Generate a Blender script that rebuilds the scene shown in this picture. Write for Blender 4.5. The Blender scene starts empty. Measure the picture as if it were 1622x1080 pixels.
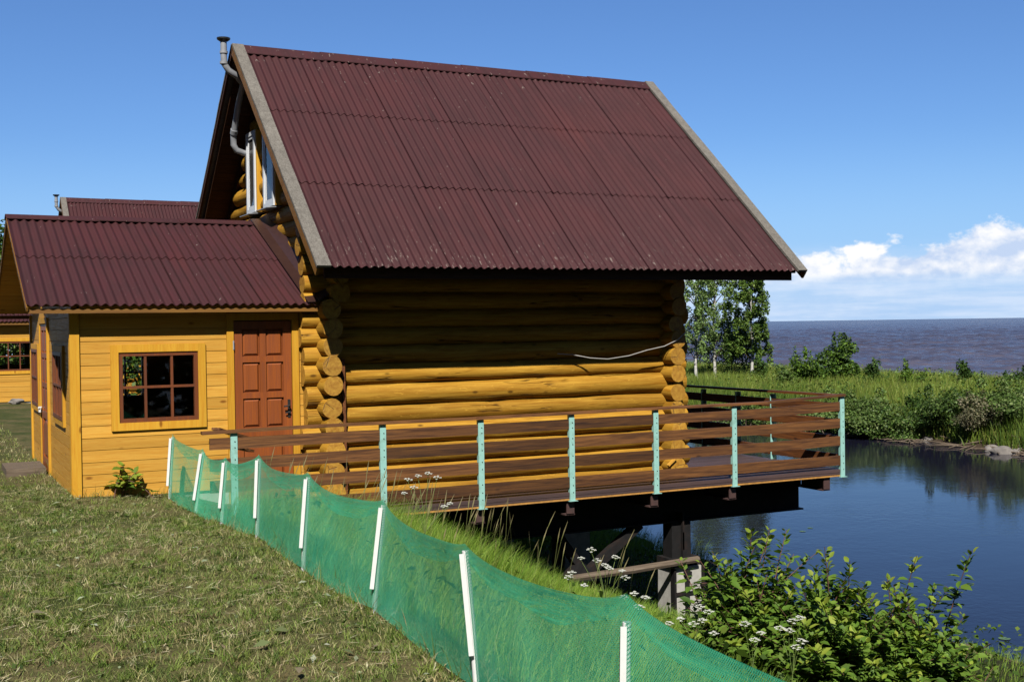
import bpy, math, random
import numpy as np
from mathutils import Vector, Matrix, noise as mnoise

S = bpy.context.scene
COL = S.collection
RAD = math.radians

# ------------------------------------------------------------------ camera
cam_d = bpy.data.cameras.new("camera")
cam = bpy.data.objects.new("camera", cam_d); COL.objects.link(cam)
CAM = Vector((-4.3020, -13.1816, 1.9283))
RT = Vector((0.89543943, -0.44494983, -0.01441759))
UP = Vector((0.01882476, 0.00548739, 0.99980774))
FW = Vector((0.44478517, 0.89553868, -0.0132897))
M = Matrix((RT, UP, -FW)).transposed().to_4x4(); M.translation = CAM
cam.matrix_world = M
cam_d.sensor_width = 36.0
cam_d.lens = 1902.4 / 1622 * 36.0
cam_d.clip_start = 0.1; cam_d.clip_end = 60000
S.camera = cam

# ------------------------------------------------------------------ sky + sun
SUN_EL, SUN_AZ = 45.4, 28.0          # azimuth measured from -Y towards -X
SUNV = Vector((-math.sin(RAD(SUN_AZ)) * math.cos(RAD(SUN_EL)), -math.cos(RAD(SUN_AZ)) * math.cos(RAD(SUN_EL)), math.sin(RAD(SUN_EL))))
S.view_settings.view_transform = 'Standard'; S.view_settings.look = 'None'
S.view_settings.gamma = 1; S.view_settings.use_curve_mapping = False
S.view_settings.exposure = 1.2
sl = bpy.data.lights.new("sun", 'SUN'); sl.energy = 5.0; sl.angle = RAD(0.53); sl.color = (1.0, 0.965, 0.90)
so = bpy.data.objects.new("sun", sl); COL.objects.link(so)
so.rotation_euler = SUNV.to_track_quat('Z', 'Y').to_euler()


class N:
    """tiny node-graph helper"""
    def __init__(s, nt): s.t = nt; nt.nodes.clear()
    def new(s, kind, **kw):
        n = s.t.nodes.new(kind)
        for k, v in kw.items():
            if k.startswith('i_'): pass
            else: setattr(n, k, v)
        return n
    def put(s, sock, v):
        if isinstance(v, bpy.types.NodeSocket): s.t.links.new(v, sock)
        elif v is not None:
            if sock.type == 'RGBA' and not hasattr(v, '__len__'): v = (v, v, v, 1)
            if sock.type == 'RGBA' and len(v) == 3: v = (*v, 1)
            sock.default_value = v
    def math(s, op, a, b=None, c=None, clamp=False):
        n = s.new('ShaderNodeMath', operation=op, use_clamp=clamp)
        for i, v in enumerate((a, b, c)):
            if v is not None: s.put(n.inputs[i], v)
        return n.outputs[0]
    def vmath(s, op, a, b=None):
        n = s.new('ShaderNodeVectorMath', operation=op)
        s.put(n.inputs[0], a)
        if b is not None: s.put(n.inputs[1], b)
        return n.outputs[0]
    def mix(s, f, a, b, mode='MIX'):
        n = s.new('ShaderNodeMix', data_type='RGBA', blend_type=mode, clamp_factor=True)
        s.put(n.inputs[0], f); s.put(n.inputs[6], a); s.put(n.inputs[7], b)
        return n.outputs[2]
    def mapr(s, v, a, b, c=0.0, d=1.0, smooth=False):
        n = s.new('ShaderNodeMapRange', clamp=True)
        if smooth: n.interpolation_type = 'SMOOTHSTEP'
        s.put(n.inputs[0], v)
        for i, x in enumerate((a, b, c, d)): s.put(n.inputs[i + 1], x)
        return n.outputs[0]
    def noise(s, vec, scale=1.0, detail=3, rough=.55, dist=0.0, col=False):
        n = s.new('ShaderNodeTexNoise')
        s.put(n.inputs['Vector'], vec); n.inputs['Scale'].default_value = scale
        n.inputs['Detail'].default_value = detail; n.inputs['Roughness'].default_value = rough
        n.inputs['Distortion'].default_value = dist
        return n.outputs[1 if col else 0]
    def obj(s): return s.new('ShaderNodeTexCoord').outputs['Object']
    def attr(s, name): return s.new('ShaderNodeAttribute', attribute_name=name).outputs['Color']
    def island(s): return s.new('ShaderNodeNewGeometry').outputs['Random Per Island']
    def bump(s, h, strength=.3, dist=.01):
        n = s.new('ShaderNodeBump'); s.put(n.inputs['Height'], h)
        n.inputs['Strength'].default_value = strength; n.inputs['Distance'].default_value = dist
        return n.outputs[0]
    def sep(s, v):
        n = s.new('ShaderNodeSeparateXYZ'); s.put(n.inputs[0], v); return n.outputs
    def comb(s, x, y, z):
        n = s.new('ShaderNodeCombineXYZ')
        for i, v in enumerate((x, y, z)): s.put(n.inputs[i], v)
        return n.outputs[0]
    def principled(s, base, rough=.6, normal=None, spec=.5, metal=0.0):
        n = s.new('ShaderNodeBsdfPrincipled')
        s.put(n.inputs['Base Color'], base); s.put(n.inputs['Roughness'], rough)
        n.inputs['Specular IOR Level'].default_value = spec; n.inputs['Metallic'].default_value = metal
        if normal is not None: s.put(n.inputs['Normal'], normal)
        return n.outputs[0]
    def out(s, sh):
        o = s.new('ShaderNodeOutputMaterial'); s.t.links.new(sh, o.inputs[0])


KALB = 0.44      # picture value -> surface albedo under this sun and exposure


def L(r, g, b):
    f = lambda c: ((c / 255 + .055) / 1.055) ** 2.4 if c > 10 else c / 255 / 12.92
    return (f(r) * KALB, f(g) * KALB, f(b) * KALB)


def sc(c, k): return tuple(x * k for x in c)


# world
W = bpy.data.worlds.new("World"); S.world = W; W.use_nodes = True
g = N(W.node_tree)
sky = g.new('ShaderNodeTexSky', sky_type='NISHITA'); sky.sun_disc = False
sky.sun_elevation = RAD(SUN_EL); sky.sun_rotation = RAD(180 + SUN_AZ)
sky.altitude = 0; sky.air_density = 1.0; sky.dust_density = 0.25; sky.ozone_density = 3.0
d = g.new('ShaderNodeTexCoord').outputs['Generated']
dx, dy, dz = g.sep(d)
el = g.math('ARCSINE', dz)
az = g.math('ARCTAN2', dx, dy)
# deepen the blue a little (polarised look), keep the horizon pale
skyc = g.mix(1.0, sky.outputs[0], (0.50, 0.70, 1.00), 'MULTIPLY')
# cumulus bank standing over the lake horizon
uv = g.comb(g.math('MULTIPLY', az, 1.0), g.math('MULTIPLY', el, 1.45), 0.3)
n1 = g.noise(uv, 19, 10, .57, .1)
n2 = g.noise(uv, 6.0, 3, .5)
topn = g.noise(g.comb(az, 0.0, 7.7), 9, 3, .55)
env = g.math('ADD', g.mapr(az, .60, .86, .024, .060), g.math('MULTIPLY', topn, .034))    # how high the bank stands
dh = g.math('SUBTRACT', env, el)
dens = g.math('ADD', g.math('MULTIPLY', dh, 13.0), g.math('SUBTRACT', n1, .47))
cum = g.mapr(dens, .10, .19, 0, 1, True)
cum = g.math('MULTIPLY', cum, g.mapr(el, .026, .040, .12, 1, True))
streak = g.noise(g.comb(g.math('MULTIPLY', az, 1.0), g.math('MULTIPLY', el, 9.0), 3.1), 11, 5, .6)
st = g.math('MULTIPLY', g.mapr(streak, .40, .64, .25, .95), g.mapr(el, .066, .036, 0, 1, True))
litn = g.noise(g.vmath('ADD', uv, (0.005, -0.011, 0)), 19, 10, .57, .1)
lit = g.mapr(g.math('ADD', g.math('SUBTRACT', n1, litn), g.math('MULTIPLY', g.math('SUBTRACT', .04, dh), 2.4)), -.06, .14, 0, 1)
ccol = g.mix(lit, (4.9, 6.0, 8.0), (8.9, 8.9, 9.0))
skyc = g.mix(g.mapr(el, .16, .0, 0, .8, True), skyc, (3.0, 5.1, 8.5))
skyc = g.mix(st, skyc, (5.6, 6.8, 8.6))
skyc = g.mix(cum, skyc, ccol)
bg = g.new('ShaderNodeBackground'); g.put(bg.inputs[0], skyc); bg.inputs[1].default_value = 0.05
wo = g.new('ShaderNodeOutputWorld'); W.node_tree.links.new(bg.outputs[0], wo.inputs[0])


# ------------------------------------------------------------------ mesh helpers
class MB:
    def __init__(s): s.v = []; s.f = []; s.m = []; s.uv = None
    def add(s, vs, fs, mi=0):
        o = len(s.v); s.v.extend([tuple(p) for p in vs])
        for f in fs: s.f.append([i + o for i in f]); s.m.append(mi)
        return o
    def box(s, x0, x1, y0, y1, z0, z1, mi=0):
        s.add([(x0, y0, z0), (x1, y0, z0), (x1, y1, z0), (x0, y1, z0), (x0, y0, z1), (x1, y0, z1), (x1, y1, z1), (x0, y1, z1)],
              [(0, 3, 2, 1), (4, 5, 6, 7), (0, 1, 5, 4), (1, 2, 6, 5), (2, 3, 7, 6), (3, 0, 4, 7)], mi); return s
    def beam(s, a, b, w, h, up=(0, 0, 1), mi=0, taper=1.0):
        a, b = Vector(a), Vector(b); d = (b - a).normalized(); u = Vector(up)
        r = d.cross(u).normalized(); u = r.cross(d)
        vs = []
        for p, k in ((a, 1), (b, taper)):
            for sx, sy in ((-1, -1), (1, -1), (1, 1), (-1, 1)): vs.append(p + r * (sx * w * k / 2) + u * (sy * h * k / 2))
        s.add(vs, [(0, 3, 2, 1), (4, 5, 6, 7), (0, 1, 5, 4), (1, 2, 6, 5), (2, 3, 7, 6), (3, 0, 4, 7)], mi); return s
    def prism(s, poly, axis, a, b, mi=0):
        """poly of 2D points extruded along axis from a to b"""
        def P(p, t):
            return {'x': (t, p[0], p[1]), 'y': (p[0], t, p[1]), 'z': (p[0], p[1], t)}[axis]
        n = len(poly)
        s.add([P(p, a) for p in poly] + [P(p, b) for p in poly],
              [list(range(n))[::-1], list(range(n, 2 * n))] + [(i, (i + 1) % n, n + (i + 1) % n, n + i) for i in range(n)], mi); return s
    def tube(s, pts, rad, n=8, caps=True, mi=0, capmi=None):
        pts = [Vector(p) for p in pts]; k = len(pts)
        if not hasattr(rad, '__len__'): rad = [rad] * k
        ref = Vector((0, 0, 1)); rings = []
        d0 = (pts[1] - pts[0]).normalized()
        if abs(d0.dot(ref)) > .9: ref = Vector((1, 0, 0))
        r = d0.cross(ref).normalized()
        for i in range(k):
            d = (pts[min(i + 1, k - 1)] - pts[max(i - 1, 0)]).normalized()
            r = (r - d * r.dot(d)).normalized(); u = d.cross(r)
            rings.append([pts[i] + (r * math.cos(a) + u * math.sin(a)) * rad[i] for a in [2 * math.pi * j / n for j in range(n)]])
        o = s.add([p for q in rings for p in q], [], mi)
        for i in range(k - 1):
            for j in range(n):
                s.f.append([o + i * n + j, o + i * n + (j + 1) % n, o + (i + 1) * n + (j + 1) % n, o + (i + 1) * n + j]); s.m.append(mi)
        if caps:
            c = mi if capmi is None else capmi
            s.add(rings[0], [list(range(n))[::-1]], c); s.add(rings[-1], [list(range(n))], c)
        return s
    def build(s, name, mat, parent=None, smooth=False, auto=None):
        me = bpy.data.meshes.new(name); me.from_pydata(s.v, [], s.f)
        mats = mat if isinstance(mat, (list, tuple)) else [mat]
        for m in mats: me.materials.append(m)
        if len(mats) > 1: me.polygons.foreach_set('material_index', s.m)
        if smooth: me.polygons.foreach_set('use_smooth', [True] * len(me.polygons))
        if s.uv is not None:
            lay = me.uv_layers.new(name='uv'); idx = np.zeros(len(me.loops), np.int32); me.loops.foreach_get('vertex_index', idx)
            lay.data.foreach_set('uv', np.array(s.uv, np.float32)[idx].ravel())
        me.update()
        o = bpy.data.objects.new(name, me); COL.objects.link(o)
        if parent is not None: o.parent = parent
        if auto is not None: me.set_sharp_from_angle(angle=RAD(auto))
        return o


def np_mesh(name, V, Fq, mat, col=None, parent=None, smooth=False, nside=4):
    """V (n,3), Fq (m,nside) int, optional per-vertex colour attribute 'tint'"""
    me = bpy.data.meshes.new(name)
    V = np.asarray(V, np.float32); Fq = np.asarray(Fq, np.int32)
    me.vertices.add(len(V)); me.vertices.foreach_set('co', V.ravel())
    me.loops.add(Fq.size); me.loops.foreach_set('vertex_index', Fq.ravel())
    me.polygons.add(len(Fq)); me.polygons.foreach_set('loop_start', np.arange(0, Fq.size, nside, dtype=np.int32))
    me.polygons.foreach_set('loop_total', np.full(len(Fq), nside, np.int32))
    if smooth: me.polygons.foreach_set('use_smooth', np.ones(len(Fq), bool))
    if col is not None:
        a = me.color_attributes.new('tint', 'FLOAT_COLOR', 'POINT')
        c = np.ones((len(V), 4), np.float32); c[:, :3] = col; a.data.foreach_set('color', c.ravel())
    me.materials.append(mat); me.update(calc_edges=True); me.validate()
    o = bpy.data.objects.new(name, me); COL.objects.link(o)
    if parent is not None: o.parent = parent
    return o


def tag(o, label=None, cat=None, group=None, kind=None):
    if label: o['label'] = label
    if cat: o['category'] = cat
    if group: o['group'] = group
    if kind: o['kind'] = kind
    return o


def thing(name, label, cat, loc=(0, 0, 0), group=None):
    o = bpy.data.objects.new(name, None); COL.objects.link(o); o.location = loc; o.empty_display_size = .2
    return tag(o, label, cat, group)


def adopt(parent):
    """keep world positions: children were built in world coordinates"""
    for c in parent.children: c.matrix_parent_inverse = Matrix.Translation(parent.location).inverted()


def copy_tree(o, parent=None, off=None):
    c = o.copy(); COL.objects.link(c); c.parent = parent
    if parent is not None: c.matrix_parent_inverse = o.matrix_parent_inverse.copy()
    if off is not None: c.location = o.location + Vector(off)
    for ch in list(o.children): copy_tree(ch, c)
    return c


def bez(a, b, c, n):
    a, b, c = Vector(a), Vector(b), Vector(c)
    return [a * (1 - t) ** 2 + b * 2 * t * (1 - t) + c * t * t for t in [i / n for i in range(n + 1)]]


def at(px, py, dep):
    """point seen at a pixel of the photograph, dep metres in front of the camera"""
    return CAM + (FW + RT * ((px - 811) / 1902.4) - UP * ((py - 540) / 1902.4)) * dep


# ------------------------------------------------------------------ materials
def M_(name):
    m = bpy.data.materials.new(name); m.use_nodes = True
    return m, N(m.node_tree)


def wood(name, c1, c2, axis=0, rough=.55, var=.25, grain=1.0, spec=.35, dark=(.05, .02, .005), knots=True, bump=.35, cracks=False):
    m, g = M_(name)
    st = [1.0, 1.0, 1.0]; st[axis] = .05
    p = g.obj(); isl = g.island()
    q = g.vmath('ADD', g.vmath('MULTIPLY', p, tuple(st)), g.comb(g.math('MULTIPLY', isl, 37.0), g.math('MULTIPLY', isl, 11.0), 0.0))
    f = g.noise(q, 42 * grain, 5, .6, .6); f2 = g.noise(q, 9 * grain, 3, .5)
    c = g.mix(g.mapr(f, .3, .7), c1, c2)
    c = g.mix(g.mapr(f2, .42, .72, 0, .45), c, sc(c2, .72))
    c = g.mix(1.0, c, g.comb(*[g.mapr(isl, 0, 1, 1 - var, 1 + var * .5)] * 3), 'MULTIPLY')
    if knots:
        v = g.new('ShaderNodeTexVoronoi'); st2 = [5.0] * 3; st2[axis] = 2.2
        g.put(v.inputs['Vector'], g.vmath('ADD', g.vmath('MULTIPLY', p, tuple(st2)), g.comb(isl, g.math('MULTIPLY', isl, 5.0), isl))); v.inputs['Scale'].default_value = 1.0
        k = g.mapr(v.outputs['Distance'], .05, .11, .75, 0)
        c = g.mix(k, c, dark)
        fine = g.noise(q, 110 * grain, 3)
        c = g.mix(g.mapr(fine, .58, .72, 0, .35), c, sc(dark, 2.2))
    if cracks:
        st3 = [2.2] * 3; st3[axis] = .09
        cn = g.noise(g.vmath('ADD', g.vmath('MULTIPLY', p, tuple(st3)), g.comb(g.math('MULTIPLY', isl, 17.0), isl, g.math('MULTIPLY', isl, 9.0))), 4.0, 3, .5, .3)
        ck = g.math('MULTIPLY', g.mapr(g.math('ABSOLUTE', g.math('SUBTRACT', cn, .5)), .004, .012, 1, 0), g.mapr(g.noise(p, 1.7, 2), .5, .6))
        c = g.mix(g.math('MULTIPLY', ck, .85), c, dark)
        fk = g.mapr(g.noise(g.vmath('MULTIPLY', p, tuple([.35 if i == axis else 1 for i in range(3)])), 26, 5, .7, 1.0), .60, .68, 0, .5)
        c = g.mix(fk, c, sc(c1, 1.25)); f = g.math('SUBTRACT', f, g.math('MULTIPLY', ck, 1.5))
        gw = g.mapr(g.noise(g.vmath('MULTIPLY', p, tuple([.25 if i == axis else 1 for i in range(3)])), 3.2, 4, .6), .56, .74, 0, .5)
        c = g.mix(gw, c, sc(c2, .62))
    g.out(g.principled(c, g.mapr(f, .2, .8, rough - .1, rough + .15), g.bump(f, bump, .006), spec))
    return m


Y1, Y2 = L(212, 164, 62), L(166, 112, 28)
mat_log_x = wood('log_stain_lengthwise', Y1, Y2, 0, .6, .34, .8, .08, dark=L(70, 40, 12), bump=.9, cracks=True)
mat_log_y = wood('log_stain_crosswise', Y1, Y2, 1, .6, .34, .8, .08, dark=L(70, 40, 12), bump=.9, cracks=True)
P1, P2 = L(238, 184, 84), L(224, 160, 60)
mat_plank_x = wood('yellow_plank_lengthwise', P1, P2, 0, .5, .16, 1.2, .10, dark=L(120, 60, 15))
mat_plank_y = wood('yellow_plank_crosswise', P1, P2, 1, .5, .16, 1.2, .10, dark=L(120, 60, 15))
mat_trim = wood('yellow_trim_upright', L(232, 179, 62), L(220, 155, 42), 2, .5, .1, 1.2, .12, dark=L(120, 60, 15))
mat_brown_x = wood('brown_rail_board', L(158, 106, 58), L(72, 40, 20), 0, .6, .5, 1.1, .25, dark=(.012, .006, .004))
mat_brown_y = wood('brown_rail_board_cross', L(158, 96, 46), L(76, 40, 20), 1, .6, .5, 1.1, .25, dark=(.012, .006, .004))
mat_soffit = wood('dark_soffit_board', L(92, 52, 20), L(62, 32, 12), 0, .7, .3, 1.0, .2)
mat_grey_x = wood('weathered_grey_board', L(146, 140, 130), L(104, 98, 90), 1, .85, .1, 1.6, .15, dark=(.05, .045, .04))
mat_oldplank = wood('old_grey_brown_timber', L(140, 124, 106), L(92, 78, 64), 0, .85, .2, 1.6, .15, dark=(.04, .03, .02))
mat_deck = wood('purple_brown_decking', L(98, 76, 72), L(66, 48, 46), 0, .55, .3, 1.5, .4, dark=(.02, .015, .012))
mat_door = wood('red_brown_door_stain', L(172, 92, 36), L(142, 70, 26), 2, .42, .06, 1.3, .45, knots=False, bump=.12)
mat_frame = wood('red_brown_window_frame', L(136, 72, 32), L(104, 52, 22), 2, .45, .1, 1.3, .4, knots=False, bump=.12)
mat_fascia = wood('brown_fascia', L(158, 112, 40), L(120, 78, 26), 0, .6, .1, 1.2, .25)


def logend():
    m, g = M_('log_end_grain'); p = g.obj(); isl = g.island()
    f = g.noise(g.vmath('MULTIPLY', p, (1, 1, 1)), 22, 5, .65)
    c = g.mix(g.mapr(f, .35, .7), L(206, 156, 56), L(164, 110, 30))
    v = g.new('ShaderNodeTexVoronoi', feature='DISTANCE_TO_EDGE'); g.put(v.inputs['Vector'], g.vmath('MULTIPLY', p, (5, .5, 5))); v.inputs['Scale'].default_value = 1.0
    cr = g.mapr(v.outputs['Distance'], .006, .02, .9, 0)
    cr = g.math('MULTIPLY', cr, g.mapr(g.noise(p, 7, 2), .45, .6))
    c = g.mix(cr, c, (.03, .012, .004))
    c = g.mix(1.0, c, g.comb(*[g.mapr(isl, 0, 1, .8, 1.12)] * 3), 'MULTIPLY')
    g.out(g.principled(c, .6, g.bump(g.math('SUBTRACT', f, cr), .5, .008), .3)); return m


mat_logend = logend()


def roofmat(name, zl):
    m, g = M_(name); p = g.obj(); x, y, z = g.sep(p)
    q = g.comb(x, g.math('MULTIPLY', y, .08), g.math('MULTIPLY', z, .08))
    f = g.noise(q, 14, 5, .65)
    big = g.noise(p, .9, 3)
    isl = g.island()
    base = g.mix(g.mapr(f, .3, .7), L(80, 39, 40), L(57, 27, 29))
    base = g.mix(g.mapr(big, .45, .7, 0, .5), base, L(84, 38, 37))
    base = g.mix(g.mapr(isl, 0, 1, 0, .35), base, L(70, 39, 40))
    # reddish rubbed patches
    base = g.mix(g.mapr(g.noise(q, 5, 4, .6), .60, .78, 0, .4), base, L(98, 42, 38))
    # pale lichen and droppings, thicker towards the eaves
    fl = g.noise(g.comb(g.math('MULTIPLY', x, 1.0), g.math('MULTIPLY', y, .16), g.math('MULTIPLY', z, .16)), 48, 4, .7)
    low = g.mapr(z, zl, zl + .9, .15, 0)
    sp = g.mapr(g.math('ADD', fl, low), .72, .80, 0, .5)
    sp2 = g.mapr(g.math('ADD', g.noise(g.comb(x, g.math('MULTIPLY', y, .4), g.math('MULTIPLY', z, .4)), 23, 3, .7), g.mapr(z, zl + 2.3, zl + 3.1, 0, .06)), .70, .76, 0, .6)
    wv = g.new('ShaderNodeTexVoronoi'); g.put(wv.inputs['Vector'], g.comb(x, y, z)); wv.inputs['Scale'].default_value = 5.2
    sp2 = g.math('MAXIMUM', sp2, g.math('MULTIPLY', g.math('LESS_THAN', wv.outputs['Distance'], .035), g.math('MULTIPLY', g.math('GREATER_THAN', g.sep(wv.outputs['Color'])[0], .72), .6)))
    base = g.mix(g.math('MAXIMUM', sp, sp2), base, L(170, 158, 146))
    g.out(g.principled(base, g.mapr(f, .3, .7, .6, .8), g.bump(g.noise(p, 160, 2), .12, .002), .2)); return m


mat_roof = roofmat('maroon_corrugated_sheet', 2.5)
mat_roof_low = roofmat('maroon_corrugated_sheet_annex', 1.6)


def simple(name, c, rough=.5, var=.15, scale=20, metal=0.0, spec=.5, bump=.1, rust=None):
    m, g = M_(name); p = g.obj(); f = g.noise(p, scale, 4, .6)
    col = g.mix(g.mapr(f, .3, .7), sc(c, 1 - var), sc(c, 1 + var))
    if rust: col = g.mix(g.mapr(g.noise(p, scale * .4, 5, .7), .5, .64, 0, .8), col, rust)
    g.out(g.principled(col, rough, g.bump(f, bump, .004), spec, metal)); return m


mat_flash = simple('dark_brown_flashing', L(62, 38, 32), .4, .2)
mat_pipe = simple('grey_plastic_pipe', L(160, 162, 166), .35, .05)
mat_pvc = simple('white_pvc', L(232, 234, 236), .35, .03)
mat_mint = simple('mint_green_paint', L(164, 216, 204), .45, .06, 30, rust=L(146, 190, 174))
mat_steel = simple('dark_steel', (.006, .0055, .0055), .8, .3, 12, spec=.15, rust=(.014, .008, .006))
mat_rust = simple('rusty_steel_flange', L(72, 44, 38), .7, .3)
mat_concrete = simple('pale_concrete', L(186, 182, 172), .9, .18, 9, bump=.5)
mat_black = simple('black_hardware', (.012, .012, .012), .4, .1)
mat_white = simple('white_plastic', L(236, 236, 232), .45, .05)
mat_clip = simple('white_painted_batten', L(238, 238, 234), .5, .05)
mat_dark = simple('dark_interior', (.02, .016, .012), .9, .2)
mat_yellowedge = simple('yellow_strip', L(196, 140, 62), .7, .25)
mat_cable = simple('grey_cable', L(176, 172, 166), .5, .1)
mat_rock = simple('bank_stone', L(134, 126, 118), .9, .3, 6, bump=.7)
mat_mud = simple('driftwood_litter', L(104, 88, 70), .95, .4, 8)
mat_bark = simple('brown_bark', L(84, 66, 50), .95, .4, 30, bump=.6)
mat_twig = simple('reddish_twig', L(104, 66, 46), .8, .25, 40)
mat_stem = simple('green_stem', L(104, 124, 50), .7, .2, 40)
mat_petal = simple('white_petals', L(222, 222, 208), .7, .04)


def birchbark():
    m, g = M_('birch_bark'); p = g.obj()
    f = g.noise(g.vmath('MULTIPLY', p, (3, 3, 9)), 1.2, 4, .6)
    c = g.mix(g.mapr(f, .55, .64), L(200, 196, 186), L(46, 42, 38))
    g.out(g.principled(c, .8)); return m


mat_birch = birchbark()


def glassmat():
    m, g = M_('window_glass')
    tr = g.new('ShaderNodeBsdfTransparent'); gl = g.new('ShaderNodeBsdfGlossy'); gl.inputs['Roughness'].default_value = .02
    fr = g.new('ShaderNodeFresnel'); fr.inputs[0].default_value = 1.5
    mx = g.new('ShaderNodeMixShader'); g.put(mx.inputs[0], g.math('MULTIPLY', fr.outputs[0], g.math('SUBTRACT', 1.0, g.new('ShaderNodeNewGeometry').outputs['Backfacing']))); g.put(mx.inputs[1], tr.outputs[0]); g.put(mx.inputs[2], gl.outputs[0])
    g.out(mx.outputs[0]); return m


mat_glass = glassmat()


def foliage(name, transl=.35, rough=.55, spec=.15):
    m, g = M_(name); c = g.attr('tint')
    b = g.principled(c, rough, None, spec)
    t = g.new('ShaderNodeBsdfTranslucent'); g.put(t.inputs[0], g.mix(1.0, c, (1.15, 1.2, .55), 'MULTIPLY'))
    mx = g.new('ShaderNodeMixShader'); mx.inputs[0].default_value = transl
    g.put(mx.inputs[1], b); g.put(mx.inputs[2], t.outputs[0]); g.out(mx.outputs[0]); return m


mat_leaf = foliage('leaf_green', .3)
mat_grass = foliage('grass_green', .3, .6, .2)
mat_hay = foliage('dry_hay', .15, .8, .1)


def netmat():
    m, g = M_('green_plastic_net')
    u, v, _ = g.sep(g.new('ShaderNodeUVMap', uv_map='uv').outputs[0])
    a = g.math('ADD', u, g.math('MULTIPLY', v, .62)); b = g.math('SUBTRACT', u, g.math('MULTIPLY', v, .62))
    k = 1 / .0105
    tri = lambda t: g.math('ABSOLUTE', g.math('SUBTRACT', g.math('FRACT', g.math('MULTIPLY', t, k)), .5))
    th = g.math('MINIMUM', tri(a), tri(b))
    n = g.noise(g.comb(u, v, 0.0), 3, 3)
    op = g.math('LESS_THAN', th, g.mapr(n, .3, .7, .13, .19))
    c = g.mix(n, (.04, .44, .225), (.12, .57, .34))
    df = g.principled(c, .4, None, .4)
    tl = g.new('ShaderNodeBsdfTranslucent'); g.put(tl.inputs[0], c)
    m1 = g.new('ShaderNodeMixShader'); m1.inputs[0].default_value = .45; g.put(m1.inputs[1], df); g.put(m1.inputs[2], tl.outputs[0])
    tr = g.new('ShaderNodeBsdfTransparent')
    m2 = g.new('ShaderNodeMixShader'); g.put(m2.inputs[0], op); g.put(m2.inputs[1], tr.outputs[0]); g.put(m2.inputs[2], m1.outputs[0])
    g.out(m2.outputs[0]); return m


mat_net = netmat()


def groundmat():
    m, g = M_('lawn_soil'); p = g.obj(); x, y, z = g.sep(p)
    a = g.noise(p, .9, 4, .6); b = g.noise(p, 9, 5, .65); c = g.noise(p, 60, 3, .6)
    green = g.mix(g.mapr(b, .35, .65), L(62, 70, 32), L(84, 90, 46))
    straw = g.mix(g.mapr(c, .35, .65), L(126, 114, 76), L(86, 78, 50))
    col = g.mix(g.mapr(g.math('ADD', a, g.math('MULTIPLY', b, .4)), .62, .80), green, straw)
    bank = g.mix(g.mapr(b, .35, .65), L(44, 50, 22), L(62, 66, 30))
    col = g.mix(g.mapr(z, -.1, .10), bank, col)
    mud = g.mix(g.mapr(c, .4, .6), L(92, 78, 62), L(56, 46, 36))
    col = g.mix(g.mapr(z, -2.15, -2.32, 0, 1), col, mud)
    g.out(g.principled(col, .95, g.bump(g.math('ADD', b, g.math('MULTIPLY', c, .5)), .8, .03), .1)); return m


mat_ground = groundmat()


def water(name, deep, ripple, rough, strength, dist, tint=None):
    m, g = M_(name); p = g.obj()
    h = ripple(g, p)
    sh = g.principled(deep(g, p), rough, g.bump(h, strength, dist), .21)
    sh.node.inputs['IOR'].default_value = 1.333
    g.out(sh); return m


def river_h(g, p):
    a = g.noise(g.vmath('MULTIPLY', p, (1.0, 1.0, 1)), 5.5, 4, .55, .3)
    b = g.noise(g.vmath('MULTIPLY', p, (.5, .9, 1)), 1.3, 2, .5)
    patch = g.mapr(g.noise(p, .16, 2), .4, .62, .15, 1.0)
    return g.math('ADD', g.math('MULTIPLY', a, patch), g.math('MULTIPLY', b, .6))


def lake_h(g, p):
    w = g.vmath('MULTIPLY', p, (1.0, .55, 1))
    a = g.noise(w, .55, 5, .62, .4); b = g.noise(w, .11, 2, .5)
    return g.math('ADD', a, g.math('MULTIPLY', b, .9))


mat_river = water('river_water', lambda g, p: (.006, .006, .012), river_h, .03, .10, .05)
mat_lake = water('lake_water', lambda g, p: g.mix(g.mapr(g.math('ADD', g.math('MULTIPLY', g.noise(p, .045, 8, .7), .6), g.math('MULTIPLY', g.noise(g.vmath('MULTIPLY', p, (1, .6, 1)), .5, 4, .6), .4)), .40, .60), (.029, .028, .041), (.052, .047, .062)), lake_h, .26, 1.0, .5)

# ------------------------------------------------------------------ terrain
PRO = [(-2000, .2), (-8, .2), (-3.2, .19), (-1.95, .15), (-1.6, .10), (-.8, -.12), (0, -.36), (2, -1.0), (4.3, -1.78), (6.6, -2.2), (7.9, -2.44), (9.5, -2.95), (13, -3.4), (24, -3.4),
       (26.6, -2.7), (27.4, -2.46), (28.2, -2.05), (30, -1.72), (34, -1.5), (43, -1.42), (45.5, -1.65), (47.5, -2.6), (53, -4), (80, -6), (40000, -9)]
PX = np.array([a for a, b in PRO]); PZ = np.array([b for a, b in PRO])


def terr(x, y):
    """ground height, numpy"""
    x = np.asarray(x, float); y = np.asarray(y, float)
    w = .22 * np.sin(y * .9 + 1.0) + .16 * np.sin(y * 2.3 + .4) + .5 * np.sin(y * .21)
    sx = np.where(x > 3, np.clip((x - 3) / 4, 0, 1), 0) * np.where((x < 60), 1, 0)
    z = np.interp(x + (w - 1.7 * np.exp(-((y - 8.5) / 4.5) ** 2)) * sx, PX, PZ)
    z = z + .02 * np.sin(x * 1.7 + y * .8) * np.sin(y * 1.3 - x * .5) + np.where(x > -1.6, .035 * np.sin(x * 3.1 + 1) * np.sin(y * 2.7), 0) * np.where(x < 9, 1, 0)
    return z


def T(x, y): return float(terr(x, y))


def axis(segs):
    r = []
    for a, b, s in segs: r += list(np.arange(a, b, s))
    return np.array(r + [segs[-1][1]])


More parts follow.
